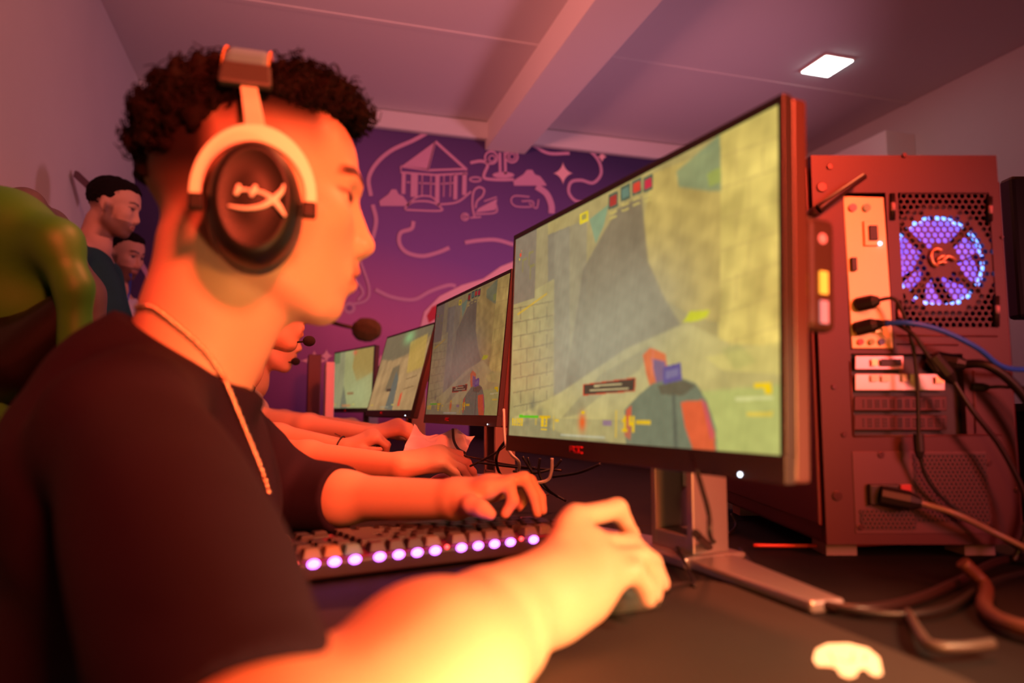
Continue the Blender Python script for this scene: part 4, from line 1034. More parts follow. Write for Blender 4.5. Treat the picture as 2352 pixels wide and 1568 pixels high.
def legs(root, hip, face, y_sign, color, nm, stand=False):
    """trousers and shoes, mostly under the desk"""
    face = np.asarray(face, float); lat = np.array([-face[1], face[0], 0]); T = []; Sh = []
    for s_ in (-1, 1):
        h_ = hip+lat*s_*.09
        if stand: kn = np.array([h_[0], h_[1], .50])+face*.02; an = np.array([h_[0], h_[1], .09])+lat*s_*.03
        else: kn = h_+face*.40+lat*s_*.05; kn[2] = .50; an = kn-face*.03; an[2] = .09
        T += [cone(h_, kn, .085, .062, .03), cone(kn, an, .062, .045, .02)]; Sh += [cone([an[0], an[1], .045], [an[0]+face[0]*.17, an[1]+face[1]*.17, .035], .042, .034, .02)]
    T.append(ell(hip, (.13, .17, .11), .04))
    sdf_object('trousers', T, .009, cloth('trousers_'+nm, color), root)
    sdf_object('shoes', Sh, .007, mat('shoe_black', (.02, .02, .02), .5), root, cut=lambda D, G: np.maximum(D, .003-G[2][None, None, :]))
def add_tufts(name, anchors, normals, m, parent, ln=.016, r=.0011, seed=3, curl=.005):
    """short curls growing out of the hair volume"""
    rr = np.random.RandomState(seed); V = []; Q = []; b0 = 0
    for A, n_ in zip(anchors, normals):
        n_ = n_+rr.normal(size=3)*.45; n_ /= np.linalg.norm(n_); t1 = np.cross(n_, rr.normal(size=3)); t1 /= np.linalg.norm(t1)+1e-9; t2 = np.cross(n_, t1)
        ph = rr.rand()*6.28; L_ = ln*(.6+.7*rr.rand()); K = 7; cv = curl*(.6+.8*rr.rand())
        C_ = [A-n_*.003+n_*L_*k/(K-1)+t1*(math.cos(ph+k*1.15)-math.cos(ph))*cv+t2*(math.sin(ph+k*1.15)-math.sin(ph))*cv for k in range(K)]
        for k in range(K):
            d = C_[min(k+1, K-1)]-C_[max(k-1, 0)]; d /= np.linalg.norm(d)+1e-9
            a = np.cross(d, t1); a /= np.linalg.norm(a)+1e-9; c2 = np.cross(d, a); w_ = r*(1-.6*k/(K-1))
            for q in range(3): V.append(C_[k]+(a*math.cos(q*2.09)+c2*math.sin(q*2.09))*w_)
            if k:
                for q in range(3): Q.append((b0+(k-1)*3+q, b0+(k-1)*3+(q+1) % 3, b0+k*3+(q+1) % 3, b0+k*3+q))
        b0 += K*3
    me = fast_mesh(name, local(parent, np.array(V)), np.array(Q), True)
    return link_mesh(name, me, m, parent)

BASE1 = (.62, .36, .25); HAIR1 = (.014, .006, .005)
hair_m = mat('hair_dark', (.007, .0035, .0035), .85, bump=.8, bscale=260, spec=.1)
# ---------------------------------------------------------------- nearest player
o1 = atY(600, 480, .735); M1 = rotm(0, 0)
P1 = empty('person', (o1[0]-.10, .76, 0), 'curly-haired young player in black tee and chain, nearest in the row', 'person')
SR, ER, WR = np.array((-.120, .605, .912)), at(600, 1850, .29), at(1215, 1378, .50)
SL, EL, WL = np.array((-.11, .965, .925)), np.array((-.02, 1.07, .80)), at(1040, 1147, .865)
hr, tr = hand_px((1235, 1365, .505), [(1322, 1190, .570), (1362, 1248, .552), (1388, 1292, .536), (1388, 1340, .522)],
    [[(1418, 1168, .600), (1448, 1228, .615), (1456, 1292, .612)], [(1450, 1250, .578), (1498, 1290, .588), (1522, 1340, .588)],
     [(1472, 1278, .556), (1502, 1325, .560), (1504, 1366, .556)], [(1454, 1312, .536), (1484, 1346, .540), (1490, 1376, .538)]],
    [(1300, 1330, .560), (1370, 1340, .600), (1420, 1350, .610), (1452, 1362, .608)], .0080, .0275)
hl, tl = hand_px((1040, 1147, .865), [(1122, 1122, .842), (1135, 1112, .868), (1146, 1112, .890), (1150, 1124, .910)],
    [[(1168, 1108, .850), (1178, 1150, .846), (1160, 1180, .842)], [(1204, 1098, .872), (1226, 1140, .872), (1234, 1178, .868)],
     [(1216, 1104, .900), (1240, 1142, .900), (1246, 1172, .896)], [(1204, 1130, .925), (1200, 1150, .928), (1190, 1166, .925)]],
    [(1062, 1152, .845), (1082, 1160, .825), (1106, 1168, .815), (1126, 1180, .810)], .0078, .026)
prim = moved(head_prims(False), M1, 1.0, o1)
nk = lambda x, z, y=0: o1+np.array([x, y, z])
prim += [cone(nk(-.036, -.045), nk(-.048, -.125), .058, .053, .02), cone(nk(-.048, -.12), nk(-.070, -.19), .052, .058, .03), cone(nk(-.0, -.10), nk(-.032, -.155), .022, .020, .03),
         cone(nk(-.075, -.17), SR+np.array((.0, .06, -.015)), .020, .024, .02), cone(nk(-.075, -.17), SL+np.array((.0, -.06, -.015)), .020, .024, .02),
         ell((-.13, .785, .80), (.095, .17, .16), .05), ell((-.155, .775, .62), (.09, .14, .16), .05),
         cone(SR, ER, .042, .043, .03), cone(ER, WR*.5+ER*.5, .045, .045, .02), cone(WR*.5+ER*.5, WR*.78+ER*.22, .045, .034, .03), cone(WR*.78+ER*.22, WR*.95+ER*.05, .034, .0265, .02), cone(WR*.95+ER*.05, at(1262, 1360, .505), .0275, .026, .02), cone(at(1285, 1400, .497), at(1345, 1375, .512), .019, .018, .02),
         cone(SL, EL, .040, .032, .03), cone(EL, WL*.4+EL*.6, .030, .0305, .02), cone(WL*.4+EL*.6, WL, .0305, .0235, .03)]
prim += hr+hl
def fade1(x, ay, z):
    back = 1-sm(x, -.055, -.015); d = sm(z, -.055, .03)*back
    d = np.maximum(d, sm(z, .022, .088)*(1-sm(x, .045, .070)))
    return np.maximum(d, sm(z, .096, .106))
def col1(P):
    c = np.tile(np.array(BASE1), (len(P), 1)); c *= (1+.05*snoise(P, 60, 5))[:, None]
    head_color(P, M1, o1, 1.0, c, BASE1, HAIR1, brow=1, fade=fade1); nail_tint(P, c, tr+tl, BASE1)
    # faint tattoo-like band mark on the forearm
    ax_ = (WR-ER)/np.linalg.norm(WR-ER); tt = (P-ER)@ax_/np.linalg.norm(WR-ER); rr = np.linalg.norm(P-ER-((P-ER)@ax_)[:, None]*ax_, axis=1)
    m = (np.exp(-((tt-.70)/.030)**4)*(rr < .06)*.22)[:, None]; c[:] = c*(1-m)+np.array((.35, .16, .12))*m
    return c
sdf_object('body', prim, .0027, skin, P1, col1, smooth=2)
tee = cloth('tee_black', (.015, .006, .018), .2)
HR = SR+(ER-SR)*.89; hs = (ER-SR)/np.linalg.norm(ER-SR)
HL = EL+(WL-EL)*.40
sh = [ell((-.125, .785, .81), (.110, .195, .165), .05), ell((-.165, .775, .87), (.080, .18, .105), .05), ell((-.150, .775, .61), (.115, .165, .20), .06),
      cone(SR, nk(-.068, -.152), .048, .046, .03), cone(SL, nk(-.068, -.152), .050, .046, .03), cone((-.150, .70, .955), (-.150, .85, .955), .048, .048, .03),
      cone(SR+np.array((0, -.003, -.005)), HR, .050, .053, .03), cone(SL, EL, .055, .055, .03), cone(EL, HL+(WL-EL)*.05, .050, .043, .02),
      cone(nk(-.046, -.118), nk(-.052, -.160), .0585, .066, .01, ), cone(nk(-.062, -.150), nk(-.085, -.20), .064, .080, .03)]
def shirt_cut(D, G):
    X = G[0][:, None, None]; Y = G[1][None, :, None]; Z = G[2][None, None, :]
    # open neckline: everything above a plane that drops to the front
    nl = ((Z-(o1[2]-.149))+(X-(o1[0]-.055))*.62)*.85
    nl = np.minimum(nl, .02+0*X)
    rneck = np.sqrt((X-(o1[0]-.045))**2+(Y-o1[1])**2)-.105
    D = np.maximum(D, -np.maximum(-nl, rneck))
    for E_, dd, lim in ((HR, hs, .008), (HL, (WL-EL)/np.linalg.norm(WL-EL), .0)):
        pl = (X-E_[0])*dd[0]+(Y-E_[1])*dd[1]+(Z-E_[2])*dd[2]-lim
        nr = np.sqrt((X-E_[0])**2+(Y-E_[1])**2+(Z-E_[2])**2)-.13
        D = np.maximum(D, -np.maximum(-pl, nr))
    return D
def fold1(P):
    q = P*np.array([1, 1, .6]); f = snoise(q, 26, 2, 6); g2 = snoise(P, 70, 9, 6)
    return .0060*np.abs(f)*f/np.maximum(np.abs(f), .3)+.0013*g2
sdf_object('shirt', sh, .0032, tee, P1, disp=fold1, smooth=2, cut=shirt_cut)
b = MB()
# hem and collar ribs
def ring(c, d, r, w_, n=40, el=1.0):
    d = np.asarray(d, float)/np.linalg.norm(d); a = np.cross(d, (0, 0, 1)); a /= np.linalg.norm(a); c2 = np.cross(d, a)
    return [np.asarray(c)+a*r*math.cos(2*math.pi*k/n)+c2*r*el*math.sin(2*math.pi*k/n) for k in range(n+1)]
legs(P1, np.array((-.16, .77, .56)), (1, 0, 0), 1, (.02, .02, .03), 'dark')
# curly hair
hp = moved([ell((-.022, 0, .056), (.092, .074, .088), .015), ell((.030, 0, .098), (.052, .060, .042), .015), ell((.070, .0, .107), (.022, .044, .020), .012), ell((-.066, 0, .068), (.046, .062, .054), .015), ell((.088, -.012, .098), (.010, .03, .013), .008)], M1, 1.0, o1)
def hair_cut(D, G):
    X = G[0][:, None, None]-o1[0]; Z = G[2][None, None, :]-o1[2]; Y = G[1][None, :, None]-o1[1]
    zc = np.where(X < .0, .088+X*.62, .088+X*.05)+.004*np.sin(X*260)+.003*np.sin(X*610+1)
    return np.maximum(D, zc-Z)
def hdisp(P): return .0042*snoise(P, 150, 4, 8)+.0035*snoise(P, 330, 6, 8)
hair = sdf_object('hair', hp, .0032, hair_m, P1, disp=hdisp, smooth=1, cut=hair_cut)
hv = np.empty(len(hair.data.vertices)*3); hair.data.vertices.foreach_get('co', hv); hv = hv.reshape(-1, 3)+np.array(P1.location)
hn = (hv-(o1+np.array([-.015, 0, .05]))); hn /= np.linalg.norm(hn, axis=1, keepdims=True)
Lh = hv-o1
okk = np.where((Lh[:, 2] > .07) | ((Lh[:, 0] < -.06) & (Lh[:, 2] > .035)))[0]; pick = RS.choice(okk, 2600)
add_tufts('curls', hv[pick], hn[pick], hair_m, P1, .009, .0011, 3, .0038)
pick = okk[(Lh[okk, 0] > .02) & (Lh[okk, 2] > .09)]; pick = RS.choice(pick, 420)
add_tufts('curls', hv[pick], hn[pick], hair_m, P1, .015, .0011, 5, .0050)

# ray helper on what has been built
from mathutils.bvhtree import BVHTree
def bvh_of(*objs):
    V = []; F = []
    for o in objs:
        m_ = o.matrix_basis; r_ = o.parent
        while r_ is not None: m_ = r_.matrix_basis @ m_; r_ = r_.parent
        b0 = len(V); V += [m_ @ v.co for v in o.data.vertices]; F += [[b0+i for i in p.vertices] for p in o.data.polygons]
    return BVHTree.FromPolygons(V, F)
def kids(root, nm): return [c for c in root.children_recursive if c.name.split('.')[0] == nm]
def child(root, nm): return [o for o in bpy.data.objects if o.parent == root and o.name.split('.')[0] == nm][0]
bv = bvh_of(child(P1, 'body'), child(P1, 'shirt'))
def hit(px, py, off=.003):
    d = Vector(ray(px, py)).normalized(); h_ = bv.ray_cast(Vector(CC), d)
    return np.array(h_[0])-np.array(d)*off if h_[0] is not None else None

# chain necklace: links laid along what the chain rests on
NP = [(300, 706), (345, 703), (375, 722), (410, 750), (450, 785), (488, 828), (515, 872), (538, 925), (560, 980), (582, 1035), (600, 1080), (616, 1130), (628, 1180), (634, 1225)]
pts = spline([np.array([x, y, 0.]) for x, y in NP], 16); P3 = []
for q in pts:
    h_ = hit(q[0], q[1], .003)
    if h_ is not None and (not P3 or np.linalg.norm(h_-P3[-1]) < .06): P3.append(h_)
b = MB(); acc = 0; last = None; k = 0
for i in range(1, len(P3)):
    a, c2 = P3[i-1], P3[i]; L_ = np.linalg.norm(c2-a); n_ = max(1, int(L_/.0034))
    for j in range(n_):
        c_ = a+(c2-a)*j/n_
        if last is not None and np.linalg.norm(c_-last) < .0042: continue
        last = c_; k += 1; b.ball(c_, (.0031, .0031, .0024) if k % 2 else (.0024, .0024, .0031), 5)
nl = b.build('chain_necklace', mat('gold_chain', (.95, .68, .48), .22, metal=1.0), None)
tag(nl, 'thin gold-coloured chain round the nearest player\'s neck, hanging over his tee', 'necklace')

# headset of the nearest player
hs_o = nk(-.012, .0); HS = empty('headset', o1+np.array([-.012, 0, .0]), 'black over-ear headset with metal fork and white emblem on the nearest player', 'headset')
blk2 = mat('headset_black', (.007, .006, .006), .45, spec=.3); lea = mat('headset_leather', (.05, .05, .055), .35); alu = mat('headset_metal', (.90, .82, .66), .45, metal=.25)
def disc_prims(c, rx, rz, ty):
    return [ell(c, (rx, ty, rz), .01)]
def cup(sgn):
    """ear cup on one side: sgn -1 faces the camera"""
    c = np.array(atY(580, 451, .600)) if sgn < 0 else np.array([o1[0]-.012, o1[1]+.115, o1[2]+.005])
    yh = o1[1]+sgn*.074
    def rim(rx, rz, y, n=48, tilt=0): return [np.array([c[0]+rx*math.cos(t), y, c[2]+rz*math.sin(t)]) for t in np.linspace(0, 2*math.pi, n+1)[:-1]]
    RX, RZ = .0375, .0535
    def loft(name, prof, m_, par):
        b = MB(); V = []; F = []; n = 48
        for rx, rz, y in prof: V += rim(rx, rz, y)
        for i in range(len(prof)-1):
            for k in range(n): F.append((i*n+k, i*n+(k+1) % n, (i+1)*n+(k+1) % n, (i+1)*n+k))
        F.append(tuple(range(n))); F.append(tuple(range((len(prof)-1)*n, len(prof)*n)))
        b.add(V, F, 0, True); return b.build(name, m_, par)
    y_in = yh-sgn*.004; yo = c[1]
    yy = lambda t: y_in+(yo-y_in)*t
    ec = loft('ear_cushion', [(RX*.86, RZ*.88, yy(0)), (RX*1.02, RZ*1.02, yy(.10)), (RX*1.06, RZ*1.05, yy(.25)), (RX*.98, RZ*.98, yy(.40))], lea, HS)
    e2 = loft('ear_cup', [(RX*.94, RZ*.95, yy(.36)), (RX*1.0, RZ*1.0, yy(.46)), (RX*1.0, RZ*1.0, yy(.66)), (RX*.95, RZ*.96, yy(.80)), (RX*.84, RZ*.87, yy(.93)), (RX*.72, RZ*.77, yy(1.0)), (RX*.68, RZ*.74, yy(.985)), (RX*.3, RZ*.35, yy(1.02)), (RX*.02, RZ*.02, yy(1.025))], blk2, HS)
    # metal fork: arch over the cup
    fk = MB(); n = 26; ci = []; co = []
    for k in range(n+1):
        t = math.pi*k/n*1.02-.03
        co.append(np.array([c[0]+.0505*math.cos(t), 0, c[2]+.006+.0625*math.sin(t)])); wd = .0095+.0065*max(0, math.sin(t))**2
        ci.append(np.array([c[0]+(.0505-wd)*math.cos(t), 0, c[2]+.006+(.0625-wd)*math.sin(t)]))
    V = []; F = []; yf, yb2 = yy(.72), yy(.60)
    for a_, b_ in zip(co, ci):
        for p_, y_ in ((a_, yf), (b_, yf), (b_, yb2), (a_, yb2)): V.append(np.array([p_[0], y_, p_[2]]))
    for i in range(n):
        for k in range(4): F.append((4*i+k, 4*i+(k+1) % 4, 4*i+4+(k+1) % 4, 4*i+4+k))
    F += [(0, 1, 2, 3), (4*n+3, 4*n+2, 4*n+1, 4*n)]; fk.add(V, F)
    f_ = fk.build('fork', alu, HS, bevel=.0012)
    for sx in (-1, 1):
        b = MB(); b.box((c[0]+sx*.0445, yy(.66), c[2]-.002), (.012, .010, .014)); b.build('hinge', blk2, HS, bevel=.002)
    # slider from fork to band
    top = o1+np.array([-.014, sgn*.070, .112]); b = MB(); t0 = np.array([c[0], yy(.66), c[2]+.064]); t1 = top
    b.prism([t0+np.array([-.0085, 0, -.004]), t0+np.array([.0085, 0, -.004]), t1+np.array([.0065, 0, 0]), t1+np.array([-.0065, 0, 0])], (0, -sgn*.0022, 0)); b.build('slider', alu, HS, bevel=.0006)
    return c, yo
c_, yo_ = cup(-1); cup(1)
# white emblem on the near cup: "H" over a swoosh with crossed legs
b = MB()
def eL(px, py): return atY(px, py, yo_-.0022)
def brush(P, R_): b.tube(spline([eL(*p) for p in P], 6), np.interp(np.linspace(0, 1, 6*(len(P)-1)+1), np.linspace(0, 1, len(R_)), R_), 6)
brush([(549, 424), (546, 436), (541, 447)], [.0016, .0022, .0016]); brush([(546, 437), (560, 435), (577, 437)], [.0012, .0012, .0012]); brush([(588, 426), (582, 438), (576, 450)], [.0018, .0026, .0016])
brush([(585, 438), (604, 443), (624, 456), (640, 474), (655, 496)], [.0014, .0017, .0026, .0026, .0010]); brush([(652, 424), (645, 441), (624, 460), (598, 474), (560, 478), (524, 472)], [.0008, .0022, .0030, .0020, .0014, .0009])
b.build('emblem', mat('emblem_bright', (.95, .78, .72), .35, emit=(1, .6, .5), estr=.0), HS)
# headband over the hair
b = MB(); V = []; F = []; n = 28
for k in range(n+1):
    t = math.radians(-8)+math.radians(196)*k/n
    cy, cz = .086*math.cos(t), .046+.096*math.sin(t)
    r0, r1 = 1.0, 1.12
    for (sc, hx) in ((r0, .021), (r1, .018), (r1, -.018), (r0, -.021)):
        V.append(o1+np.array([-.014+hx, cy*sc*(1.0), .046+(cz-.046)*sc]))
kk = [i for i in range(n+1) if V[4*i][2]-o1[2] > .098]
for i in kk[:-1]:
    for k in range(4): F.append((4*i+k, 4*i+(k+1) % 4, 4*i+4+(k+1) % 4, 4*i+4+k))
F += [(4*kk[0], 4*kk[0]+1, 4*kk[0]+2, 4*kk[0]+3), (4*kk[-1]+3, 4*kk[-1]+2, 4*kk[-1]+1, 4*kk[-1])]
b.add(V, F, 0, False); hb = b.build('headband', mat('band_leather', (.10, .26, .34), .30, coat=.25), HS, bevel=.005, seg=3)
for hx in (-.0195, .0195):
    b = MB()
    for i in kk[:-1]:
        a_ = V[4*i+(1 if hx > 0 else 2)]; c2 = V[4*i+4+(1 if hx > 0 else 2)]
        for q in range(4):
            p_ = a_+(c2-a_)*(q+.2)/4; p2 = a_+(c2-a_)*(q+.7)/4; b.tube([p_+np.array([hx*.08, 0, 0]), p2+np.array([hx*.08, 0, 0])], .0009, 5)
    b.build('stitching', mat('stitch_gold', (.85, .42, .10), .5), hb)
b = MB(); b.prism([o1+np.array([-.036, -.088, .088]), o1+np.array([.010, -.088, .088]), o1+np.array([.008, -.080, .112]), o1+np.array([-.034, -.080, .112])], (0, .012, 0)); b.build('band_end', lea, HS, bevel=.003)
mf = atY(842, 757, .800)
b = MB(); b.tube(spline([o1+np.array([.0, .105, -.030]), o1+np.array([.02, .108, -.080]), atY(772, 743, .805), mf], 6), .0022, 8); mcb = b.build('microphone_boom', blk2, HS)
fm = mat('mic_foam', (.010, .004, .005), .95, bump=1.0, bscale=700)
sdf_object('microphone_foam', [ell(mf, (.0165, .0150, .0135), .002)], .0016, fm, HS, disp=lambda P: .0004*snoise(P, 900, 2))

# ---------------------------------------------------------------- other players and onlookers
def person(label, o, yaw, pitch, s, skinc, hairc, shirt_c, arms, NB, SHs, chest, h=.0045, beard=0, hair='short', torso_r=(.11, .19, .20), face=(1, 0, 0), stand=False, tcol=(.02, .02, .03), sleeve=.6, tattoo=False, hips=None, nm='x', long_s=False):
    M_ = rotm(yaw, pitch); o = np.asarray(o, float); face = np.asarray(face, float)/np.linalg.norm(face)
    lat = np.array([-face[1], face[0], 0]); chest = np.asarray(chest, float)
    root = empty('person', (chest[0], chest[1], 0), label, 'person')
    FR = np.stack([face, lat, np.array([0, 0, 1.])], 1)
    p = moved(head_prims(True), M_, s, o); nkb = o+M_@np.array([-.04, 0, -.06])*s
    p += [cone(nkb, NB, .057*s, .060*s, .02), cone(NB, SHs[0], .05, .045, .04), cone(NB, SHs[1], .05, .045, .04), ell(chest, (torso_r[0]*.85, torso_r[1]*.85, torso_r[2]*.85), .05, R=FR)]
    tips = []; sl = []
    for S_, A in zip(SHs, arms):
        if A is None: continue
        E_, W_, hd = A; mid = E_*.55+W_*.45
        p += [cone(S_, E_, .043, .040, .03), cone(E_, mid, .040, .036, .02), cone(mid, W_, .036, .025, .02)]+hd[0]; tips += hd[1]
        e_ = S_+(E_-S_)*sleeve; sl.append((S_, e_))
    def cf(P):
        c = np.tile(np.array(skinc), (len(P), 1)); c *= (1+.05*snoise(P, 60, 5))[:, None]
        head_color(P, M_, o, s, c, skinc, hairc, beard=beard); nail_tint(P, c, tips, skinc)
        if tattoo:
            m = (np.clip(snoise(P, 180, 12)-.1, 0, .6)*(np.linalg.norm(P-arms[0][0], axis=1) < .2))[:, None]; c[:] = c*(1-m)+np.array((.12, .07, .08))*m
        return c
    sdf_object('body', p, h, skin, root, cf, smooth=2)
    hip = chest-np.array([0, 0, .22 if not stand else .34])-face*.03
    q = [ell(chest, torso_r, .05, R=FR), ell((chest+hip)/2-np.array([0, 0, .02]), (torso_r[0]*1.0, torso_r[1]*.88, .2), .05, R=FR), cone(NB-face*.01-np.array([0, 0, .03]), SHs[0], .055, .052, .04), cone(NB-face*.01-np.array([0, 0, .03]), SHs[1], .055, .052, .04)]
    for a_, b_ in sl: q.append(cone(a_, b_, .057, .056, .03))
    def cut(D, G):
        X = G[0][:, None, None]; Y = G[1][None, :, None]; Z = G[2][None, None, :]
        for a_, b_ in sl:
            dd = (b_-a_)/np.linalg.norm(b_-a_); pl = (X-b_[0])*dd[0]+(Y-b_[1])*dd[1]+(Z-b_[2])*dd[2]-.01
            nr = np.sqrt((X-b_[0])**2+(Y-b_[1])**2+(Z-b_[2])**2)-.09; D = np.maximum(D, -np.maximum(-pl, nr))
        return D
    sdf_object('shirt', q, h*1.15, cloth('shirt_'+nm, shirt_c), root, disp=lambda P: .003*snoise(P, 28, 4), smooth=2, cut=cut)
    hh = moved([ell((-.022, 0, .056), (.096, .082, .082), .012), ell((.022, 0, .088), (.062, .066, .040), .012)], M_, s, o)
    def hc(D, G):
        X = G[0][:, None, None]-o[0]; Y = G[1][None, :, None]-o[1]; Z = G[2][None, None, :]-o[2]
        x = (X*M_[0, 0]+Y*M_[1, 0]+Z*M_[2, 0])/s; z = (X*M_[0, 2]+Y*M_[1, 2]+Z*M_[2, 2])/s
        return np.maximum(D, np.where(x < -.02, -.035+(x+.02)*.2, np.where(x > .05, .082, .030))+0*z-z)
    sdf_object('hair', hh, .0032, hair_m, root, disp=lambda P: .0018*snoise(P, 260, 4), smooth=1, cut=hc)
    legs(root, hip, face, 1, tcol, nm, stand)
    return root, M_
up_ = np.array([0, 0, 1.])
SK2 = (.58, .33, .23)
# second player
o2 = at(672, 803, 1.66)-np.array([.070, 0, -.108])
w2r = at(912, 1070, 1.42); e2r = at(560, 1040, 1.60); w2l = at(792, 1030, 1.88); e2l = at(520, 985, 1.95)
h2r = hand_gen(w2r, (1, .02, .16), (0, 1, .45), (0, -.45, 1), [(26, 22, 14), (30, 22, 16), (34, 24, 16), (38, 24, 16)], wr=.030, rad=.0095, s=1.08)
h2l = hand_gen(w2l, (1, -.10, .45), (-.1, -1, -.35), (0, -.30, 1), [(48, 48, 20), (50, 46, 20), (54, 45, 25), (56, 45, 25)], wr=.026, rad=.0085)
pr2, _ = person('player with an open mouth behind the nearest player\'s chin, right hand on red mouse', o2, 4, 0, 1.0, SK2, HAIR1, (.025, .016, .02), [(e2r, w2r, h2r), (e2l, w2l, h2l)],
    o2+np.array([-.06, 0, -.15]), [o2+np.array([-.10, -.17, -.20]), o2+np.array([-.09, .18, -.20])], o2+np.array([-.11, 0, -.34]), nm='second')
# third player
o3 = at(664, 850, 2.35)-np.array([.070, 0, -.108])
w3r = at(848, 1000, 2.0); e3r = at(600, 968, 2.2); w3l = at(860, 990, 2.45); e3l = at(600, 960, 2.7)
h3r = hand_gen(w3r, (1, -.05, .30), (0, 1, .4), (0, -.4, 1), [(36, 26, 18)]*4, wr=.028, rad=.0095)
h3l = hand_gen(w3l, (1, -.1, .1), (0, -1, -.2), (0, -.2, 1), [(35, 40, 20)]*4)
person('player whose chin shows lowest in the row, beyond the open-mouthed player', o3, 0, 3, 1.0, (.56, .32, .23), HAIR1, (.55, .45, .45), [(e3r, w3r, h3r), (e3l, w3l, h3l)],
    o3+np.array([-.06, 0, -.15]), [o3+np.array([-.10, -.17, -.21]), o3+np.array([-.09, .18, -.21])], o3+np.array([-.11, 0, -.35]), nm='third')
# fourth player, only a tattooed forearm and hand in view
o4 = at(540, 800, 3.1); w4r = at(740, 980, 2.85); e4r = at(560, 958, 2.95)
h4 = hand_gen(w4r, (1, .0, .15), (0, 1, .2), (0, -.2, 1), [(40, 40, 20)]*4)
w4l = at(770, 972, 3.2); e4l = at(560, 950, 3.3)
person('player at the far seat, only tattooed forearm and curled hand in view', o4, 0, 3, 1.0, (.56, .33, .25), HAIR1, (.03, .03, .04), [(e4r, w4r, h4), (e4l, w4l, hand_gen(w4l, (1, 0, .1), (0, -1, -.2), (0, -.2, 1), [(30, 30, 20)]*4))],
    o4+np.array([-.06, 0, -.15]), [o4+np.array([-.10, -.17, -.21]), o4+np.array([-.09, .18, -.21])], o4+np.array([-.11, 0, -.35]), nm='fourth', tattoo=True)
# microphones of players two and three, on their headsets
def headset2(o, foam, label, band=True):
    r = empty('headset', o, label, 'headset'); 
    for s_ in (-1, 1):
        b = MB(); b.ball(o+np.array([-.010, s_*.092, .003]), (.038, .018, .048), 12); b.build('ear_cup', blk2, r)
        b = MB(); b.ball(o+np.array([-.010, s_*.078, .003]), (.040, .012, .050), 12); b.build('ear_cushion', lea, r)
    b = MB(); b.tube([o+np.array([-.012, .090*math.cos(t), .04+.105*math.sin(t)]) for t in np.linspace(0, math.pi, 20)], .009, 8); b.build('headband', blk2, r)
    b = MB(); b.tube(spline([o+np.array([.0, .100, -.03]), o+np.array([.05, .085, -.075]), foam+np.array([-.03, .01, -.002]), foam], 6), .0022, 8); b.build('microphone_boom', blk2, r)
    b = MB(); b.ball(foam, (.0145, .013, .0125), 10); b.build('microphone_foam', fm, r)
headset2(o2, at(710, 783, 1.66), 'dark headset of the second player, its round foam mic before his mouth')
headset2(o3, at(679, 830, 2.33), 'dark headset of the third player, smallest foam mic in view')
# black cord bracelet
b = MB(); ca = w2l+(e2l-w2l)*.04; dd = (w2l-e2l)/np.linalg.norm(w2l-e2l)
dd2 = dd+np.array([.25, 0, -.2]); b.tube(ring(ca, dd2, .031, 0, 24), .0022, 6, caps=False); b.tube([ca+np.array([0, -.01, .031]), ca+np.array([-.015, -.012, .038])], .0012, 5)
tag(b.build('bracelet', cab, None), 'black cord bracelet on the left wrist above the white keyboard', 'bracelet')
# standing men
HB = (.030, .012, .012)
oA = at(262, 481, 2.98); fA = np.array([.9, -.35, 0])
eA = oA+np.array([-.06, -.24, -.58]); wA = eA+np.array([.20, .08, -.12])
pa, MA = person('bearded man in dark teal tee standing by the left wall', oA, -8, 10, 1.0, (.55, .30, .22), HB, (.012, .060, .070),
    [(eA, wA, hand_gen(wA, (.9, .2, -.4), (0, 1, 0), (0, 0, 1), [(30, 30, 20)]*4)), (oA+np.array([.02, .24, -.56]), oA+np.array([.16, .2, -.8]), hand_gen(oA+np.array([.16, .2, -.8]), (.6, 0, -1), (0, -1, 0), (.8, 0, .4), [(20, 20, 20)]*4))],
    oA+np.array([-.07, .0, -.16]), [oA+np.array([-.10, -.19, -.24]), oA+np.array([-.06, .20, -.24])], oA+np.array([-.07, .01, -.44]), h=.006, beard=.9, face=(1, 0, 0), torso_r=(.125, .20, .25), stand=True, nm='teal', sleeve=.75)
oB = at(284, 590, 3.60)
eB = oB+np.array([.02, -.24, -.52]); wB = eB+np.array([.18, .1, -.16])
pb_, MBm = person('bearded man in pale grey tee with blue lanyard, behind the man in teal', oB, -30, 12, 1.0, (.50, .26, .19), HB, (.60, .52, .54),
    [(eB, wB, hand_gen(wB, (.8, .3, -.5), (0, 1, 0), (0, 0, 1), [(30, 30, 20)]*4)), (oB+np.array([.05, .28, -.55]), oB+np.array([.15, .2, -.8]), hand_gen(oB+np.array([.15, .2, -.8]), (.6, 0, -1), (0, -1, 0), (.8, 0, .4), [(20, 20, 20)]*4))],
    oB+np.array([-.04, .0, -.16]), [oB+np.array([-.02, -.20, -.24]), oB+np.array([.0, .20, -.24])], oB+np.array([-.02, .01, -.44]), h=.006, beard=1.0, torso_r=(.12, .20, .25), stand=True, nm='grey', tcol=(.03, .03, .05))
bv = bvh_of(child(pb_, 'shirt'), child(pb_, 'body'))
for nm_, P, w_ in (('lanyard', [(300, 628), (299, 650), (296, 672), (291, 695), (289, 722)], .012),):
    b = MB(); Q = [hit(x, y, .006) for x, y in P]; Q = [q for q in Q if q is not None]
    if len(Q) > 1:
        Q = spline(Q, 5); V = []; F = []
        for q in Q: V += [q-CR*w_/2, q+CR*w_/2, q+CR*w_/2+np.array([0, .003, 0]), q-CR*w_/2+np.array([0, .003, 0])]
        for i in range(len(Q)-1):
            for k in range(4): F.append((4*i+k, 4*i+(k+1) % 4, 4*i+4+(k+1) % 4, 4*i+4+k))
        b.add(V, F); tag(b.build('lanyard', mat('lanyard_blue', (.03, .12, .75), .5), None), 'bright blue lanyard over the pale grey tee', 'lanyard')
b = MB()
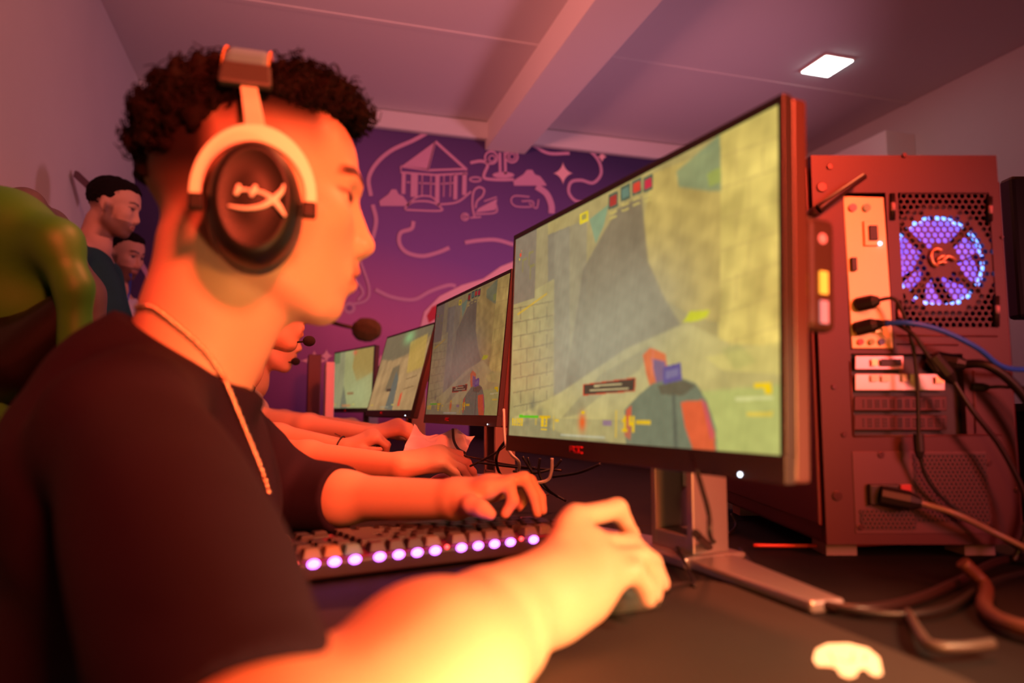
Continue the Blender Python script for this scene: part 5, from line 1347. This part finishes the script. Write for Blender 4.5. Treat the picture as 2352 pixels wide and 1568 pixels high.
for i, x in enumerate((308, 313, 318, 323, 328)):
    q = hit(x, 685-i*1.0, .004)
    if q is not None: b.box(q, (.006, .002, .008))
if b.v: b.build('shirt_print', mat('print_dark', (.08, .05, .07), .7), pb_)

# ================================================================ CHAIRS
def chair(label, c, top, colA, colB, yaw=0, nm='a', trace=False):
    """racing-style chair: star base, lift, seat, winged backrest, armrests; c is the seat centre on the floor"""
    c = np.asarray(c, float); R3 = rotm(yaw); r = empty('gaming_chair', (c[0], c[1], 0), label, 'chair')
    mA = mat('leather_'+nm+'_a', colA, .55, bump=.1, bscale=300); mB_ = mat('leather_'+nm+'_b', colB, .38)
    def w(p): return c+R3@np.asarray(p, float)
    b = MB()
    for k in range(5):
        a = 2*math.pi*k/5+.3; b.tube([w((0, 0, .10)), w((.28*math.cos(a), .28*math.sin(a), .075))], [.03, .018], 8)
    b.build('star_base', legm, r)
    for k in range(5):
        a = 2*math.pi*k/5+.3; b = MB(); q = w((.28*math.cos(a), .28*math.sin(a), .03)); b.tube([q-np.array([0, .02, 0]), q+np.array([0, .02, 0])], .029, 14); b.build('caster', blk, r)
    b = MB(); b.tube([w((0, 0, .08)), w((0, 0, .40))], .026, 12); b.build('gas_lift', legm, r)
    sdf_object('seat', moved([ell((.02, 0, .44), (.26, .22, .05), .03), cone((-.2, .22, .46), (.22, .22, .46), .045, .04, .03), cone((-.2, -.22, .46), (.22, -.22, .46), .045, .04, .03)], R3, 1, c), .008, mB_, r)
    H_ = top
    L0 = lambda t, y, x=0: np.array([-.22-.12*t+x, y, .50+(H_-.50)*t])
    if not trace: sdf_object('backrest', moved([cone(L0(0, 0), L0(.9, 0), .055, .045, .03), ell(L0(.45, 0), (.045, .20, .36), .04), ell(L0(.85, 0), (.045, .13, .14), .03)], R3, 1, c), .007, mB_, r)
    g = []
    if trace:
        T_ = lambda x, y, z: at(x-22, y, z)
        near = [cone(T_(-120, 470, .96), T_(40, 525, .94), .052, .046, .04), cone(T_(40, 525, .94), T_(150, 560, .92), .046, .030, .03), cone(T_(150, 560, .92), T_(192, 660, .915), .030, .020, .02), cone(T_(192, 660, .915), T_(196, 860, .92), .020, .022, .02),
                ell(T_(10, 640, .94), (.085, .045, .085), .04), cone(T_(-20, 900, .93), T_(12, 1160, .9), .03, .03, .02)]
        ym = 1.31; far = []
        for p_ in near:
            if p_[0] == 'c': far.append(('c', p_[1]*np.array([1, -1, 1])+np.array([-.155, 2*ym, .11]), p_[2]*np.array([1, -1, 1])+np.array([-.155, 2*ym, .11]))+p_[3:])
            else: far.append(('e', p_[1]*np.array([1, -1, 1])+np.array([-.155, 2*ym, .11]))+p_[2:])
        sdf_object('bolster', near, .005, mA, r); sdf_object('bolster', far, .007, mA, r)
        sl_ = [cone(T_(175, 720, .93), T_(60, 830, .93), .030, .05, .03)]
        mir = lambda P_: P_*np.array([1, -1, 1])+np.array([-.155, 2*ym, .11])
        for (x_, y_, q_) in ((0, 600, .04), (20, 680, .045), (20, 760, .05), (0, 860, .05), (0, 960, .05), (0, 1060, .05), (0, 1160, .05), (0, 1260, .045)):
            P_ = T_(x_, y_, .94)+np.array([-.045, .02, 0]); sl_.append(cone(P_, mir(P_)+np.array([0, -.04, -.11*(y_-600)/660]), q_, q_, .06))
        sdf_object('backrest_panel', sl_, .007, mB_, r)
    else:
        for s_ in (-1, 1): g += [cone(L0(.08, s_*.20, .04), L0(.35, s_*.22, .055), .035, .036, .03), cone(L0(.62, s_*.25, .05), L0(.80, s_*.20, .05), .045, .045, .04), cone(L0(.80, s_*.20, .05), L0(.97, s_*.09, .01), .045, .040, .04)]
        g.append(cone(L0(.97, -.09, .01), L0(.97, .09, .01), .040, .040, .03))
        sdf_object('bolster', moved(g, R3, 1, c), .006, mA, r)
    for s_ in (-1, 1):
        ar = MB(); ar.tube([w((-.02, s_*.29, .42)), w((-.02, s_*.30, .64))], .02, 8); ar.box(w((.02, s_*.30, .655)), (.24, .075, .03)); ar.build('armrest', blk, r, bevel=.008)
    return r
ch = chair('green and black gaming chair behind the nearest player\'s back', (-.16, .93, 0), 1.22, (.022, .17, .008), (.003, .002, .002), yaw=0, nm='green', trace=True)
chair('dark grey gaming chair top showing above the green one', (-.292, 1.98, 0), 1.42, (.07, .065, .075), (.05, .045, .055), yaw=0, nm='grey')

# ================================================================ LOOSE THINGS ON THE DESKS
def crumple(name, label, corners, nu, amp, m, seed, cat='napkin', thick=.0012):
    """a creased sheet spanned between four real points with folds"""
    A, B_, C_, D_ = [at(*q) for q in corners]; V = []
    for j in range(nu+1):
        for i in range(nu+1):
            u, v = i/nu, j/nu; V.append((A*(1-u)+B_*u)*(1-v)+(D_*(1-u)+C_*u)*v)
    V = np.array(V); n_ = np.cross(B_-A, D_-A); n_ /= np.linalg.norm(n_)
    f = np.abs(snoise(V, 38, seed, 4))-.5+.5*np.abs(snoise(V, 95, seed+1, 5))
    V = V+n_*(f*amp)[:, None]+np.array([0, 0, 1.])*(snoise(V, 60, seed+4, 4)*amp*.35)[:, None]
    V[:, 2] = np.maximum(V[:, 2], DZ+.003)
    Q = [(j*(nu+1)+i, j*(nu+1)+i+1, (j+1)*(nu+1)+i+1, (j+1)*(nu+1)+i) for j in range(nu) for i in range(nu)]
    me = fast_mesh(name, V, np.array(Q), False); o = link_mesh(name, me, m); o.modifiers.new('thick', 'SOLIDIFY').thickness = thick
    return tag(o, label, cat)
nap = mat('napkin_paper', (.92, .82, .82), .8)
crumple('paper_napkin', 'crumpled white napkin standing up beneath the second screen', [(952, 975, 1.72), (1098, 994, 1.80), (1062, 1052, 1.66), (922, 1058, 1.62)], 26, .022, nap, 3)
crumple('snack_wrapper', 'small pinkish crumpled wrapper near the far curled hand', [(790, 975, 2.70), (846, 966, 2.75), (836, 1004, 2.55), (782, 1000, 2.55)], 14, .02, mat('wrapper_pink', (.70, .32, .34), .5), 9, 'wrapper')
# far upright cases
fb = at(756, 962, 3.32); ft = at(756, 830, 3.32)
b = MB(); hgt = ft[2]-DZ; b.box((fb[0], fb[1]+.13, DZ+hgt/2), (.040, .26, hgt)); fo = b.build('game_console', mat('console_white', (.85, .55, .52), .4), None, bevel=.004)
tag(fo, 'slim pinkish-white upright case left of the farthest lit screen', 'console')
b = MB(); q0, q1 = at(700, 962, 3.95), at(740, 962, 3.95); tz = at(712, 812, 3.95)[2]
b.box(((q0[0]+q1[0])/2, q0[1]+.18, (DZ+tz)/2), (q1[0]-q0[0]-.02, .36, tz-DZ)); fo = b.build('computer_tower', mat('case_far', (.12, .02, .025), .4), None, bevel=.004)
tag(fo, 'dark red-lit tower far away at the mural, beside the slim white case', 'computer')
# black screen seen from behind at the right edge
c0 = at(2318, 404, 1.12); c1 = at(2318, 735, 1.12); cdir = CR
bm_ = empty('monitor', (c0[0]+.27*_c, c0[1]-.27*_s, DZ), 'black monitor seen from behind at the right edge, past the tower', 'monitor')
ce = (c0+c1)/2+CR*.27; hh_ = c0[2]-c1[2]
Ax2 = (CR, np.array([_s, _c, 0]), np.array([0, 0, 1.]))
b = MB(); b.box(ce, (.54, .03, hh_), Ax2); b.build('rear_shell', case_d, bm_, bevel=.006)
b = MB(); b.box(ce-Ax2[1]*.02, (.20, .03, .14), Ax2); b.build('rear_housing', case_d, bm_, bevel=.01)
b = MB(); b.box((ce[0], ce[1], (DZ+c1[2])/2+.03), (.06, .03, c1[2]-DZ+.06), Ax2); b.build('stand_column', legm, bm_)
b = MB(); b.box((ce[0], ce[1], DZ+.006), (.24, .18, .012), Ax2); b.build('stand_base', legm, bm_, bevel=.003)
# added black panel, stands in for dark clutter behind the desks
dv = empty('dark_backdrop', (1.095, 2.1, 0), 'low black stand-in panel along the back edge of the desks', 'panel')
b = MB(); b.box((1.095, 2.1, .46), (.02, 4.9, .92)); b.build('panel', mat('backdrop_black', (.008, .005, .006), .8, spec=.2), dv)
b = MB(); b.box((1.095, 2.1, .925), (.03, 4.9, .012)); b.build('top_rail', legm, dv)
